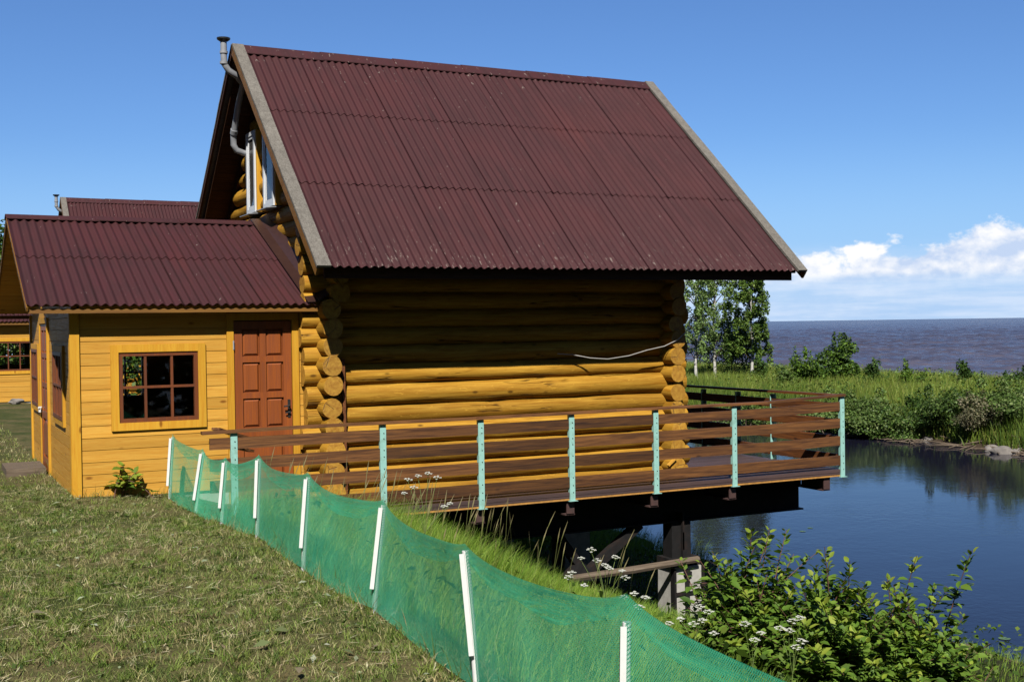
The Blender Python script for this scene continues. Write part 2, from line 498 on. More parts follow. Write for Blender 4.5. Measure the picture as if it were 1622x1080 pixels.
gx = axis([(-1500, -100, 100), (-100, -12, 8), (-12, -4, .5), (-4, 10, .16), (10, 24, 1), (24, 50, .4), (50, 90, 5), (90, 600, 100)])
gy = axis([(-300, -30, 30), (-30, -14, 2), (-14, 8, .2), (8, 60, .7), (60, 200, 10), (200, 1500, 100)])
GX, GY = np.meshgrid(gx, gy, indexing='ij')
GZ = terr(GX, GY); nx, ny = GX.shape
idx = np.arange(nx * ny).reshape(nx, ny)
F = np.stack([idx[:-1, :-1], idx[1:, :-1], idx[1:, 1:], idx[:-1, 1:]], -1).reshape(-1, 4)
tag(np_mesh('ground', np.stack([GX, GY, GZ], -1).reshape(-1, 3), F, mat_ground, smooth=True), kind='structure')
b = MB(); b.add([(3, -300, -2.45), (36, -300, -2.45), (36, 1500, -2.45), (3, 1500, -2.45)], [(0, 1, 2, 3)])
tag(b.build('river', mat_river), kind='structure')
# lake: real wind waves out to 1.5 km, then on to the horizon
rr_ = np.concatenate([44 * 1.0042 ** np.arange(0, 840), [2500, 6000, 45000]]); aa_ = np.arange(-.30, 1.35, .0021)
RR, AA = np.meshgrid(rr_, aa_, indexing='ij'); LX = CAM.x + RR * np.sin(AA); LY = CAM.y + RR * np.cos(AA); LZ = np.zeros_like(LX)
rw = np.random.default_rng(3)
for i in range(26):
    lam = rw.uniform(.9, 4.2); th = rw.normal(.9, .55); ph = rw.uniform(0, 6.28); kx, ky = 6.283 / lam * np.sin(th), 6.283 / lam * np.cos(th)
    LZ += .014 * lam ** .8 * np.sin(kx * LX + ky * LY + ph + .8 * np.sin(LX * .05 + i) + .8 * np.sin(LY * .043 + 2 * i))
LZ = np.sign(LZ) * np.abs(LZ) ** 1.0 * np.clip((1800 - RR) / 900, 0, 1) * np.clip((LX - 41) / 5, 0, 1)
keep_ = (LX > 38)
nr_, na_ = LX.shape; ii = np.arange(nr_ * na_).reshape(nr_, na_)
Fl = np.stack([ii[:-1, :-1], ii[:-1, 1:], ii[1:, 1:], ii[1:, :-1]], -1).reshape(-1, 4); kf = keep_.reshape(-1)[Fl].all(1)
tag(np_mesh('lake', np.stack([LX, LY, LZ - 2.454], -1).reshape(-1, 3), Fl[kf], mat_lake, smooth=True), kind='structure')

# ------------------------------------------------------------------ log house
rnd = random.Random(5)


def log(mb, a, b, r, seed, endmi=1, seg=34, n=18, bow=.012):
    a, b = Vector(a), Vector(b); d = (b - a); ln = d.length; d.normalize()
    up = Vector((0, 0, 1)); side = d.cross(up).normalized()
    rings = []
    ts = [0, .004] + [i / seg for i in range(1, seg)] + [.996, 1]
    for t in ts:
        rr = r * (1 + .09 * (t - .5) * (1 if seed % 2 else -1))
        c = a.lerp(b, t) + up * bow * mnoise.noise((t * 2.1, seed * 1.7, 0)) + side * bow * mnoise.noise((t * 2.1, seed * 3.1, 5))
        ring = []
        for j in range(n):
            an = 2 * math.pi * j / n
            k = 1 + .10 * mnoise.noise((t * ln * 1.6, math.cos(an) * .9 + seed, math.sin(an) * .9)) + .045 * mnoise.noise((t * ln * 5, math.cos(an) * 2 + seed, math.sin(an) * 2))
            if t in (0, 1): k *= .965
            ring.append(c + (side * math.cos(an) + up * math.sin(an)) * rr * k)
        rings.append(ring)
    o = mb.add([p for q in rings for p in q], [])
    for i in range(len(rings) - 1):
        for j in range(n):
            mb.f.append([o + i * n + j, o + (i + 1) * n + j, o + (i + 1) * n + (j + 1) % n, o + i * n + (j + 1) % n]); mb.m.append(0)
    mb.add(rings[0], [list(range(n))], endmi); mb.add(rings[-1], [list(range(n))[::-1]], endmi)


XL, XR = -.458, 5.812                    # roof edges
YR, ZR, YE, ZE = 2.4115, 5.595, -1.093, 2.557
SL = (ZR - ZE) / (YR - YE)
YB = 2 * YR - YE
house = thing('log_house', 'tall log house with steep maroon corrugated roof on steel legs at the river bank', 'house', (2, 2.4, 0))
seams = [-.12, .083, .32, .558, .81, 1.025, 1.277, 1.50, 1.715, 1.917, 2.125, 2.319, 2.53, 2.74, 2.95, 3.16, 3.36]
WX0, WX1, WY1 = -.135, 4.48, 4.85
fr = MB(); bk = MB()
for i in range(len(seams) - 1):
    zc = (seams[i] + seams[i + 1]) / 2; r = (seams[i + 1] - seams[i]) / 2 * 1.07
    e = rnd.uniform(-.03, .03)
    log(fr, (WX0 - .27 + e, 0, zc), (WX1 + .27 + rnd.uniform(-.03, .03), 0, zc), r, i)
    log(bk, (WX0 - .27, WY1, zc), (WX1 + .27, WY1, zc), r, i + 40, seg=10, n=12)
fr.build('front_log_wall', [mat_log_x, mat_logend], house, True, 50)
bk.build('rear_log_wall', [mat_log_x, mat_logend], house, True, 50)
gz = seams[1:] + [3.58, 3.80, 4.02, 4.24, 4.46, 4.68, 4.90, 5.12, 5.3]
for x, nm, k0 in ((WX0, 'gable_log_wall', 80), (WX1, 'gable_log_wall', 120)):
    gb = MB()
    for i, zc in enumerate(gz):
        r = .115 * (1.06 if i % 2 else .98)
        y0, y1 = -.30 + rnd.uniform(-.02, .02), WY1 + .3
        lim = YE + (zc + .13 - ZE) / SL + .16
        y0 = max(y0, lim); y1 = min(y1, 2 * YR - lim)
        xs_ = x + (.105 if zc > 2.2 and x < 1 else 0)
        if y1 - y0 > .3: log(gb, (xs_ + rnd.uniform(-.012, .012), y0, zc), (xs_, y1, zc), r, i + k0, seg=18, n=16)
    gb.build(nm, [mat_log_y, mat_logend], house, True, 50)
fb = MB(); fb.box(WX0, WX1, .05, WY1 - .05, -.2, -.1); fb.box(WX0 + .15, WX1 - .15, .15, WY1 - .15, -.11, 3.2)
fb.build('floor_core', mat_dark, house)
cb = MB(); cb.beam((.035, -.17, -.05), (.02, -.17, 1.57), .035, .04, (0, 1, 0)); cb.build('corner_batten', mat_brown_y, house)
sk = MB(); sk.box(.1, 4.62, -.20, -.13, -.115, -.02); sk.beam((4.30, -.30, .10), (4.42, -.30, .19), .05, .02, (0, 0, 1)); sk.build('base_board', mat_plank_x, house)


def corrugated(mb, x0, x1r, x1e, yr, zr, ye, ze, rows, pitch=.0955, amp=.0145, sheet=9, seed=1):
    """ridge to eave, overlapping sheets with raised laps"""
    rr = random.Random(seed)
    nrm = Vector((0, -(zr - ze), (yr - ye))) if ye < yr else Vector((0, (zr - ze), (ye - yr)))
    nrm.normalize(); per = 8; ns = 4
    W_ = max(x1r, x1e) - x0; nw = int(W_ / pitch) + 1
    for r in range(rows):
        v0 = r / rows - (.03 if r else 0); v1 = (r + 1) / rows
        w = -rr.random() * sheet * .8
        while w < nw:
            a, bb = max(0, w), min(nw, w + sheet + .35); w += sheet
            if bb - a < .2: continue
            js = [a + (bb - a) * i / int((bb - a) * per + 1) for i in range(int((bb - a) * per + 1) + 1)]
            lift = rr.uniform(0, .003)
            rows_v = []
            for k in range(ns + 1):
                t = k / ns; v = v0 + (v1 - v0) * t
                xm = x1r + (x1e - x1r) * v
                line = []
                for j in js:
                    x = min(x0 + j * pitch, xm)
                    edge = .010 * max(0, 1 - (j - a) / 1.2) if a > 0 else 0
                    h = amp * math.cos(2 * math.pi * (x - x0) / pitch) + .010 * t + lift + edge + .004 * mnoise.noise((x * .7, v * 4, seed))
                    p = Vector((x, yr + (ye - yr) * v, zr + (ze - zr) * v)) + nrm * h
                    line.append(p)
                rows_v.append(line)
            rows_v.append([p - nrm * .006 for p in rows_v[-1]])
            rows_v.append([p - nrm * .006 for p in rows_v[-3]])
            m = len(js)
            mb.add([p for q in rows_v for p in q], [(k * m + i, (k + 1) * m + i, (k + 1) * m + i + 1, k * m + i + 1) if ye < yr else
                                                    (k * m + i, k * m + i + 1, (k + 1) * m + i + 1, (k + 1) * m + i) for k in range(len(rows_v) - 1) for i in range(m - 1)])


def ridgecap(mb, x0, x1, yr, zr, s, w=.17, step=1.0):
    n = max(1, round((x1 - x0) / step)); c = 1 / math.hypot(1, s)
    for i in range(n):
        a = x0 + (x1 - x0) * i / n; b_ = x0 + (x1 - x0) * (i + 1) / n + (.05 if i < n - 1 else 0)
        la, lb = .034, .034 + .008
        pr = []
        for t, xx in ((la, b_), (lb, a)):
            prof = []
            for k in (-1, -.55, -.22, 0, .22, .55, 1):
                yy = k * w; zz = zr - abs(yy) * s * .98 + t - (.012 if abs(k) < .1 else 0)
                prof.append((xx, yr + yy, zz))
            prof2 = [(p[0], p[1], p[2] - .012) for p in prof]
            pr.append(prof + prof2[::-1])
        m = len(pr[0])
        mb.add(pr[0] + pr[1], [(j, (j + 1) % m, m + (j + 1) % m, m + j) for j in range(m)] + [list(range(m))[::-1], list(range(m, 2 * m))])


roof = MB()
corrugated(roof, XL + .06, XR - .03, XR - .03, YR, ZR, YE, ZE, 3, seed=3)
corrugated(roof, XL + .06, XR - .03, XR - .03, YR, ZR, YB, ZE, 3, seed=4)
roof_o = roof.build('roof', mat_roof, house, True, 60)
rc = MB(); ridgecap(rc, XL + .05, XR - .02, YR, ZR, SL); rc.build('ridge_cap', mat_roof, roof_o, False)
so_ = MB()
nrm = Vector((0, -SL, 1)).normalized()
for sgn in (1, -1):
    Yf = lambda y: y if sgn > 0 else 2 * YR - y
    n = 26
    for i in range(n):
        a, c = i / n * .985, (i + 1) / n * .985 - .0015
        ya, yc = YR + (YE - YR) * a, YR + (YE - YR) * c; za, zc = ZR + (ZE - ZR) * a, ZR + (ZE - ZR) * c
        vs = []
        for (yy, zz) in ((ya, za), (yc, zc)):
            for off in (-.045, -.07):
                for x in (XL + .01, XR - .02): vs.append((x, Yf(yy), zz + off))
        so_.add(vs, [(0, 1, 3, 2), (4, 6, 7, 5), (0, 4, 5, 1), (2, 3, 7, 6), (0, 2, 6, 4), (1, 5, 7, 3)])
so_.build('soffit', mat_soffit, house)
rf = MB()
for x in np.linspace(XL + .35, XR - .35, 8):
    rf.beam((x, YR, ZR - .14), (x, YE + .2, ZE - .14 + .2 * SL), .05, .14, (0, 0, 1)); rf.beam((x, YR, ZR - .14), (x, YB - .12, ZE - .14 + .12 * SL), .05, .14, (0, 0, 1))
for yy, zz in ((0, 3.42), (WY1, 3.42), (YR, 5.30)): rf.box(XL + .1, XR - .1, yy - .05, yy + .05, zz - .1, zz - .005)
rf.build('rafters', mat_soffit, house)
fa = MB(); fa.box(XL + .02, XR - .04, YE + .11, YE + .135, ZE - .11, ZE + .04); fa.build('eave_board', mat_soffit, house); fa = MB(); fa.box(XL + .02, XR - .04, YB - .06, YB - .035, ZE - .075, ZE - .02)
fa.build('eave_board', mat_soffit, house)
# barge boards: grey weathered cover board on a yellow face board
for x, s_ in ((XL, -1), (XR, 1)):
    for sgn in (1, -1):
        yb = YE if sgn > 0 else YB
        d_ = Vector((0, yb - YR, ZE - ZR)).normalized(); nn = Vector((0, -sgn * SL, 1)).normalized()
        A = Vector((x, YR, ZR)); B = Vector((x, yb, ZE)) + d_ * .02
        g1 = MB()
        k = 14
        for i in range(k):                    # slightly wavy old board
            a_ = A.lerp(B, i / k); b_ = A.lerp(B, (i + 1) / k)
            h0, h1 = [.042 + .006 * mnoise.noise((t * 3, x, sgn)) for t in (i / k, (i + 1) / k)]
            vs = []
            for p, h in ((a_, h0), (b_, h1)):
                w0 = .075 + .006 * mnoise.noise((p.y * 3, p.z, x))
                for xx, hh in ((-w0, h - .03), (w0, h - .03), (w0, h), (-w0, h)): vs.append(p + Vector((xx + s_ * .025, 0, 0)) + nn * hh)
            g1.add(vs, [(0, 1, 5, 4), (1, 2, 6, 5), (2, 3, 7, 6), (3, 0, 4, 7)] + ([(0, 3, 2, 1)] if i == 0 else []) + ([(4, 5, 6, 7)] if i == k - 1 else []))
        g1.build('cover_board', mat_grey_x, roof_o)
        g2 = MB(); g2.beam(A + Vector((s_ * .082, 0, 0)) - nn * .045, B + Vector((s_ * .082, 0, 0)) - nn * .045, .03, .095 if sgn > 0 else .05, nn); g2.build('barge_board', mat_fascia if sgn > 0 else mat_soffit, house)
# gable windows (white plastic)
for (ya, yb, za, zb) in ((2.73, 3.18, 3.49, 4.58), (1.82, 2.31, 3.49, 4.50)):
    w_ = MB(); x0, x1 = -.205, -.02; t = .055
    w_.box(x0, x1, ya, ya + t, za, zb); w_.box(x0, x1, yb - t, yb, za, zb); w_.box(x0, x1, ya + t, yb - t, za, za + t); w_.box(x0, x1, ya + t, yb - t, zb - t, zb)
    w_.box(x0 + .01, x0 + .024, ya + t, ya + t + .04, za + t, zb - t); w_.box(x0 + .01, x0 + .024, yb - t - .04, yb - t, za + t, zb - t)
    w_.box(x0 + .01, x0 + .024, ya + t + .04, yb - t - .04, za + t, za + t + .04); w_.box(x0 + .01, x0 + .024, ya + t + .04, yb - t - .04, zb - t - .04, zb - t)
    wo_ = w_.build('window', mat_pvc, house)
    p_ = MB(); p_.box(x0 + .020, x0 + .024, ya + t + .04, yb - t - .04, za + t + .04, zb - t - .04); p_.build('pane', mat_glass, wo_)
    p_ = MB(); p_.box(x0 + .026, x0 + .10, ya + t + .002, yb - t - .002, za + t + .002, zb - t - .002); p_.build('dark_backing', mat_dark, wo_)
    p_ = MB(); p_.prism([(x0 - .09, za - .035), (x1, za - .01), (x1, za - .002), (x0 - .09, za - .025)], 'y', ya - .03, yb + .03); p_.build('sill', mat_pipe, wo_)
    for q0, q1 in ((ya - .05, ya - .002), (yb + .002, yb + .05)):
        p_ = MB(); p_.box(x0 + .02, x1, q0, q1, za, zb); p_.build('side_board', mat_trim, wo_)
# grey soil-vent pipe from the gable up to the ridge
vp = MB()
vp.tube([(-.66, 2.415, 5.66), (-.66, 2.418, 5.45), (-.655, 2.42, 5.36), (-.60, 2.43, 5.28), (-.48, 2.46, 5.22), (-.38, 2.56, 5.14), (-.38, 2.86, 4.89), (-.38, 3.13, 4.55), (-.375, 3.15, 4.43), (-.34, 3.15, 4.36), (-.22, 3.2, 4.33), (-.02, 3.25, 4.33)], .042, 12)
for p, q in (((-.66, 2.415, 5.52), (-.66, 2.415, 5.49)), ((-.66, 2.419, 5.39), (-.66, 2.42, 5.355)), ((-.38, 3.07, 4.625), (-.38, 3.11, 4.575))): vp.tube([p, q], .052, 12)
vpo = vp.build('vent_pipe', mat_pipe, house, True, 50)
vc = MB(); vc.tube([(-.66, 2.415, 5.645), (-.66, 2.415, 5.67), (-.66, 2.415, 5.69)], [.05, .085, .088], 14); vc.build('pipe_cap', mat_black, vpo, True, 40)
adopt(house)
for c in house.children:
    for cc in c.children: cc.matrix_parent_inverse = Matrix.Identity(4)

# ------------------------------------------------------------------ plank annex
PYR, PZR, PYE, PZE = 2.45, 3.318, -.20, 2.187
PS = (PZR - PZE) / (PYR - PYE); PYB = 2 * PYR - PYE
PXL, PXRr, PXRe = -3.30, -.24, -.29
AX0, AX1, AY0, AY1, AZ0, AZ1 = -2.85, -.315, .05, 4.85, .17, 2.20
annex = thing('plank_annex', 'low yellow plank annex with maroon roof joined to the left of the log house', 'annex', (-1.6, 2.5, .15))


def planks(mb, ax, plane, out, a0, a1, z0, z1, holes, pitch=.127, th=.022, gap=.006, seed=0, lining=True, slope=None):
    """boards on a wall; holes = (a0, a1, z0, z1); slope(z) clips ends for a gable"""
    def put(p0, p1, za, zb, d0, d1):
        lo, hi = sorted((plane + out * d0, plane + out * d1))
        if ax == 'x': mb.box(p0, p1, lo, hi, za, zb)
        else: mb.box(lo, hi, p0, p1, za, zb)
    n = math.ceil((z1 - z0) / pitch - 1e-6)
    for i in range(n):
        za, zb = z0 + i * pitch, min(z0 + (i + 1) * pitch, z1)
        cuts = sorted({za, zb} | {h[2] for h in holes if za < h[2] < zb} | {h[3] for h in holes if za < h[3] < zb})
        for c0, c1 in zip(cuts, cuts[1:]):
            mid = (c0 + c1) / 2; p0, p1 = a0, a1
            if slope:
                p0, p1 = max(a0, slope(mid)[0]), min(a1, slope(mid)[1])
                if p1 - p0 < .05: continue
            sp = [(p0, p1)]
            for h in holes:
                if h[2] <= mid <= h[3]:
                    sp = [q for s0, s1 in sp for q in ((s0, min(s1, h[0])), (max(s0, h[1]), s1)) if q[1] - q[0] > .01]
            for s0, s1 in sp:
                put(s0, s1, c0, c1 - (gap if c1 == zb else 0), 0, -th)
                if lining: put(s0, s1, c0, c1, -th - .002, -th - .03)


FW_ = (-2.385, -1.555, .95, 1.697)       # front window glazing
FD = (-1.165, -.507, 0.0, 2.022)         # door
BWn = (-2.15, -1.33, .95, 1.697)         # back window
a = MB(); planks(a, 'x', AY0, -1, AX0 + .08, AX1, AZ0, AZ1, [FW_, FD]); a.build('front_plank_wall', mat_plank_x, annex)
a = MB(); planks(a, 'x', AY1, 1, AX0 + .08, AX1, AZ0, AZ1, [BWn]); a.build('rear_plank_wall', mat_plank_x, annex)
LW = [(.78, 1.72, .95, 1.70), (2.46, 3.36, .17, 2.03), (3.70, 4.56, .95, 1.70)]
a = MB(); planks(a, 'y', AX0, -1, AY0, AY1, AZ0, PZR - .1, LW, slope=lambda z: (AY0, AY1) if z < 2.0 else (max(AY0, PYE + (z - PZE) / PS + .34), min(AY1, 2 * PYR - (PYE + (z - PZE) / PS + .34))))
a.build('side_plank_wall', mat_plank_y, annex)
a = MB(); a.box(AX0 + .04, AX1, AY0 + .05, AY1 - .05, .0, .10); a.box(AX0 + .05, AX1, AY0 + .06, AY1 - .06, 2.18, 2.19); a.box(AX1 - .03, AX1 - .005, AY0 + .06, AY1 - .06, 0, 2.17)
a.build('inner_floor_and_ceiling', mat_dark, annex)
a = MB(); a.box(AX0 + .03, AX1, AY0 + .03, AY0 + .2, -.5, AZ0 + .0); a.box(AX0 + .03, AX0 + .2, AY0 + .2, AY1 - .03, -.2, AZ0)
a.build('foundation', mat_concrete, annex)
a = MB()                                    # corner boards, casings
a.box(AX0 - .022, AX0 + .075, AY0 - .024, AY0 + .004, AZ0 - .02, 2.16); a.box(AX0 - .024, AX0 + .003, AY0 + .006, AY0 + .09, AZ0 - .02, 2.16)
a.box(AX0 - .024, AX0 + .003, AY1 - .09, AY1, AZ0 - .02, 2.16)
yy0, yy1 = AY0 - .026, AY0 + .002


def casing(mb, a0, a1, z0, z1, w=.082, bottom=True, put=None):
    put(a0 - w, a0, z0 - (w if bottom else 0), z1 + w); put(a1, a1 + w, z0 - (w if bottom else 0), z1 + w); put(a0, a1, z1, z1 + w)
    if bottom: put(a0, a1, z0 - w, z0)


casing(a, *FW_, put=lambda p, q, r, s: a.box(p, q, yy0, yy1, r, s))
casing(a, FD[0], FD[1], FD[2], FD[3], .075, False, put=lambda p, q, r, s: a.box(p, q, yy0 - .004, yy1, r, s))
for i, h in enumerate(LW): casing(a, *h, w=.07, bottom=(i != 1), put=lambda p, q, r, s: a.box(AX0 - .028, AX0 + .002, p, q, r, s))
a.build('casings', mat_trim, annex)


def win(holes, put, cols, rows, depth, name='window'):
    """frame with bars and a pane; put(mb, a0, a1, z0, z1, d0, d1)"""
    a0, a1, z0, z1 = holes; t = .042; b_ = .026
    m = MB()
    put(m, a0, a0 + t, z0, z1, 0, .05); put(m, a1 - t, a1, z0, z1, 0, .05); put(m, a0 + t, a1 - t, z0, z0 + t, 0, .05); put(m, a0 + t, a1 - t, z1 - t, z1, 0, .05)
    for i in range(1, cols):
        c = a0 + (a1 - a0) * i / cols; put(m, c - b_ / 2, c + b_ / 2, z0 + t, z1 - t, .006, .045)
    for j in range(1, rows):
        c = z0 + (z1 - z0) * j / rows; put(m, a0 + t, a1 - t, c - b_ / 2, c + b_ / 2, .003, .048)
    f_ = m.build(name, mat_frame, annex)
    p = MB(); put(p, a0 + t, a1 - t, z0 + t, z1 - t, .024, .027); p.build('pane', mat_glass, f_)
    return f_


win(FW_, lambda m, p, q, r, s, u, v: m.box(p, q, AY0 - .012 + u, AY0 - .012 + v, r, s), 3, 2, .05)
win(BWn, lambda m, p, q, r, s, u, v: m.box(p, q, AY1 - .06 + u, AY1 - .06 + v, r, s), 3, 2, .05)
for h in (LW[0], LW[2]): win(h, lambda m, p, q, r, s, u, v: m.box(AX0 - .034 + u, AX0 - .034 + v, p, q, r, s), 3, 2, .05)


def panel_door(x0, x1, z0, z1, y, name, parent, flip=None):
    """six raised panels over one tall arched panel; front at y facing -Y"""
    P = (lambda x, yy, z: (x, yy, z)) if flip is None else flip
    m = MB()
    def bx(p, q, r, s, d0, d1):
        c = [P(p, y + d0, r), P(q, y + d1, s)]
        m.box(min(c[0][0], c[1][0]), max(c[0][0], c[1][0]), min(c[0][1], c[1][1]), max(c[0][1], c[1][1]), r, s)
    w = x1 - x0; H = z1 - z0
    st, mid = .095 * w / .66, .07 * w / .66
    xs = [(x0 + st, x0 + w / 2 - mid / 2), (x0 + w / 2 + mid / 2, x1 - st)]
    zs = [(.985, .76), (.735, .50), (.475, .27)]
    zr = [(z0 + H * (.405 + .595 * b_), z0 + H * (.405 + .595 * t_)) for t_, b_ in ((.93, .67), (.615, .33), (.275, -.0))]
    low = (z0 + .16, z0 + H * .355)
    bx(x0, x1, z0, z1, .028, .045)                       # core
    bx(x0, x0 + st, z0, z1, 0, .0285); bx(x1 - st, x1, z0, z1, 0, .0285)
    edges = [z0] + [low[0], low[1]] + [v for r in zr[::-1] for v in r] + [z1]
    for i in range(0, len(edges), 2): bx(x0 + st, x1 - st, edges[i], edges[i + 1], 0.001, .0285)
    for (r0, r1) in zr: bx(x0 + w / 2 - mid / 2, x0 + w / 2 + mid / 2, r0, r1, .001, .0285)
    def raised(p, q, r, s, k=.032, arch=0):
        pts0 = [(p + .008, r + .008), (q - .008, r + .008), (q - .008, s - .008 - arch)]
        pts1 = [(p + k, r + k), (q - k, r + k), (q - k, s - k - arch)]
        if arch:
            for i in range(1, 8):
                t = i / 8; hgt = arch * math.sin(math.pi * t)
                pts0.append((q - .008 - (q - p - .016) * t, s - .008 - arch + hgt)); pts1.append((q - k - (q - p - 2 * k) * t, s - k - arch + hgt))
        pts0.append((p + .008, s - .008 - arch)); pts1.append((p + k, s - k - arch)); n = len(pts0)
        m.add([P(a_, y + .026, b_) for a_, b_ in pts0] + [P(a_, y + .006, b_) for a_, b_ in pts1], [(i, (i + 1) % n, n + (i + 1) % n, n + i) for i in range(n)] + [list(range(n, 2 * n))])
    for (r0, r1) in zr:
        for p, q in xs: raised(p, q, r0, r1)
    raised(xs[0][0], xs[1][1], low[0], low[1], .035, .07)
    return m.build(name, mat_door, parent)


dr = panel_door(FD[0] + .006, FD[1] - .006, .03, FD[3] - .012, AY0 - .006, 'door', annex)
h = MB(); h.box(-.565, -.535, AY0 - .016, AY0 - .0062, .93, 1.13); h.tube([(-.55, AY0 - .016, 1.06), (-.55, AY0 - .055, 1.06), (-.56, AY0 - .06, 1.06), (-.62, AY0 - .058, 1.055)], .009, 8)
h.tube([(-.55, AY0 - .016, .985), (-.55, AY0 - .035, .985)], .016, 10); h.tube([(-.55, AY0 - .035, .985), (-.60, AY0 - .04, .98)], .007, 8)
h.build('handle', mat_black, dr)
for z in (1.75, .35):
    h = MB(); h.tube([(FD[0] - .002, AY0 - .03, z - .05), (FD[0] - .002, AY0 - .03, z + .05)], .008, 8); h.build('hinge', mat_pipe, dr)
sd = panel_door(2.47, 3.35, .19, 2.02, 0, 'door', annex, flip=lambda x, yy, z: (AX0 - .012 + yy, x, z))
h = MB(); h.tube([(AX0 - .02, 3.30, .96), (AX0 - .05, 3.30, .96), (AX0 - .055, 3.26, .96)], .012, 8); h.box(AX0 - .055, AX0 - .03, 3.275, 3.335, .90, .97); h.build('padlock', mat_white, sd)
# roof
ar = MB(); corrugated(ar, PXL, PXRr, PXRe, PYR, PZR, PYE, PZE, 2, seed=8); corrugated(ar, PXL, PXRr, PXRe, PYR, PZR, PYB, PZE, 2, seed=9)
aro = ar.build('roof', mat_roof_low, annex, True, 60)
rc = MB(); ridgecap(rc, PXL - .01, PXRr - .02, PYR, PZR, PS, .16); rc.build('ridge_cap', mat_roof_low, aro)
fl = MB()
for sgn in (1, -1):
    Yf = lambda y: y if sgn > 0 else 2 * PYR - y
    A = Vector((PXRr + .01, Yf(PYR - .05), PZR + .05)); B = Vector((PXRe + .02, Yf(PYE - .02), PZE + .045)); w_ = Vector((.17, 0, .11))
    o2 = Vector((0, 0, -.012))
    fl.add([A - Vector((.12, 0, .005)), A, A + w_, B + w_, B, B - Vector((.12, 0, .005))] + [q + o2 for q in (A - Vector((.12, 0, .005)), A, A + w_, B + w_, B, B - Vector((.12, 0, .005)))],
           [(0, 5, 4, 1), (1, 4, 3, 2), (6, 7, 10, 11), (7, 8, 9, 10), (0, 1, 7, 6), (1, 2, 8, 7), (3, 4, 10, 9), (4, 5, 11, 10), (2, 3, 9, 8), (5, 0, 6, 11)])
fl.build('flashing', mat_flash, aro)
so2 = MB()
for sgn in (1, -1):
    Yf = lambda y: y if sgn > 0 else 2 * PYR - y
    n = 18
    for i in range(n):
        a_, c_ = i / n * .96, (i + 1) / n * .96 - .002
        vs = []
        for t in (a_, c_):
            yy, zz = PYR + (PYE - PYR) * t, PZR + (PZE - PZR) * t
            for off in (-.03, -.05):
                for x in (PXL + .01, PXRe): vs.append((x, Yf(yy), zz + off))
        so2.add(vs, [(0, 1, 3, 2), (4, 6, 7, 5), (0, 4, 5, 1), (2, 3, 7, 6), (0, 2, 6, 4), (1, 5, 7, 3)])
so2.build('soffit', mat_plank_x, annex)
fa = MB(); fa.box(PXL + .02, PXRe + .14, PYE + .035, PYE + .06, PZE - .075, PZE - .026); fa.build('fascia', mat_fascia, annex); fa = MB(); fa.box(PXL + .02, PXRe, PYB - .06, PYB - .035, PZE - .075, PZE - .026); fa.build('fascia', mat_fascia, annex)
for sgn in (1, -1):
    yb = PYE if sgn > 0 else PYB
    nn = Vector((0, -sgn * PS, 1)).normalized()
    bb_ = MB(); bb_.beam(Vector((PXL + .01, PYR, PZR)) - nn * .035, Vector((PXL + .01, yb, PZE)) - nn * .035, .02, .045, nn); bb_.build('barge_board', mat_fascia, annex)
adopt(annex)
for c in annex.children:
    for cc in c.children: cc.matrix_parent_inverse = Matrix.Identity(4)

# the second house farther along the bank (same design)
OFF = (-.10, 19.6, 0.0)
h2 = copy_tree(house, None, OFF); h2['label'] = 'second log house farther back, only its maroon ridge and pipe showing above the annex roof'
a2 = copy_tree(annex, None, OFF); a2['label'] = 'farther yellow plank annex at the left edge, standing beyond the lawn'
h2['group'] = house['group'] = 'log houses along the bank'
a2['group'] = annex['group'] = 'plank annexes of the log houses'

# ------------------------------------------------------------------ terrace on steel
DYF, DXR = -1.15, 6.43
terrace = thing('terrace_deck', 'brown plank deck on black steel beams cantilevered over the river', 'deck', (2.4, -.6, -.1))
dk = MB(); rnd = random.Random(9)
ys = np.arange(DYF + .0, -.14, .115)
for y in ys:
    for x0, x1 in ((-1.72, .9), (.905, 3.6), (3.605, DXR + .02)): dk.box(x0, x1, y, y + .109, -.036 + rnd.uniform(-.002, .002), rnd.uniform(-.002, .002))
for y in np.arange(ys[-1] + .115, 6.6, .115): dk.box(4.66, DXR + .02, y, y + .109, -.036, rnd.uniform(-.002, .002))
dk.build('decking', mat_deck, terrace)
ed = MB(); ed.box(-1.72, DXR + .02, DYF + .004, DYF + .05, -.068, -.040); ed.box(DXR - .03, DXR + .016, DYF + .05, 6.5, -.068, -.040); ed.build('edge_batten', mat_deck, terrace)
ed = MB(); ed.box(-1.72, DXR + .02, DYF + .008, DYF + .06, -.092, -.070); ed.build('edge_strip', mat_yellowedge, terrace)


def ibeam(mb, a, b, w, h, tw=.02, tf=.02):
    a, b = Vector(a), Vector(b); mb.beam(a, b, tw, h - 2 * tf)
    for s_ in (1, -1): mb.beam(a + Vector((0, 0, s_ * (h / 2 - tf / 2))), b + Vector((0, 0, s_ * (h / 2 - tf / 2))), w, tf)


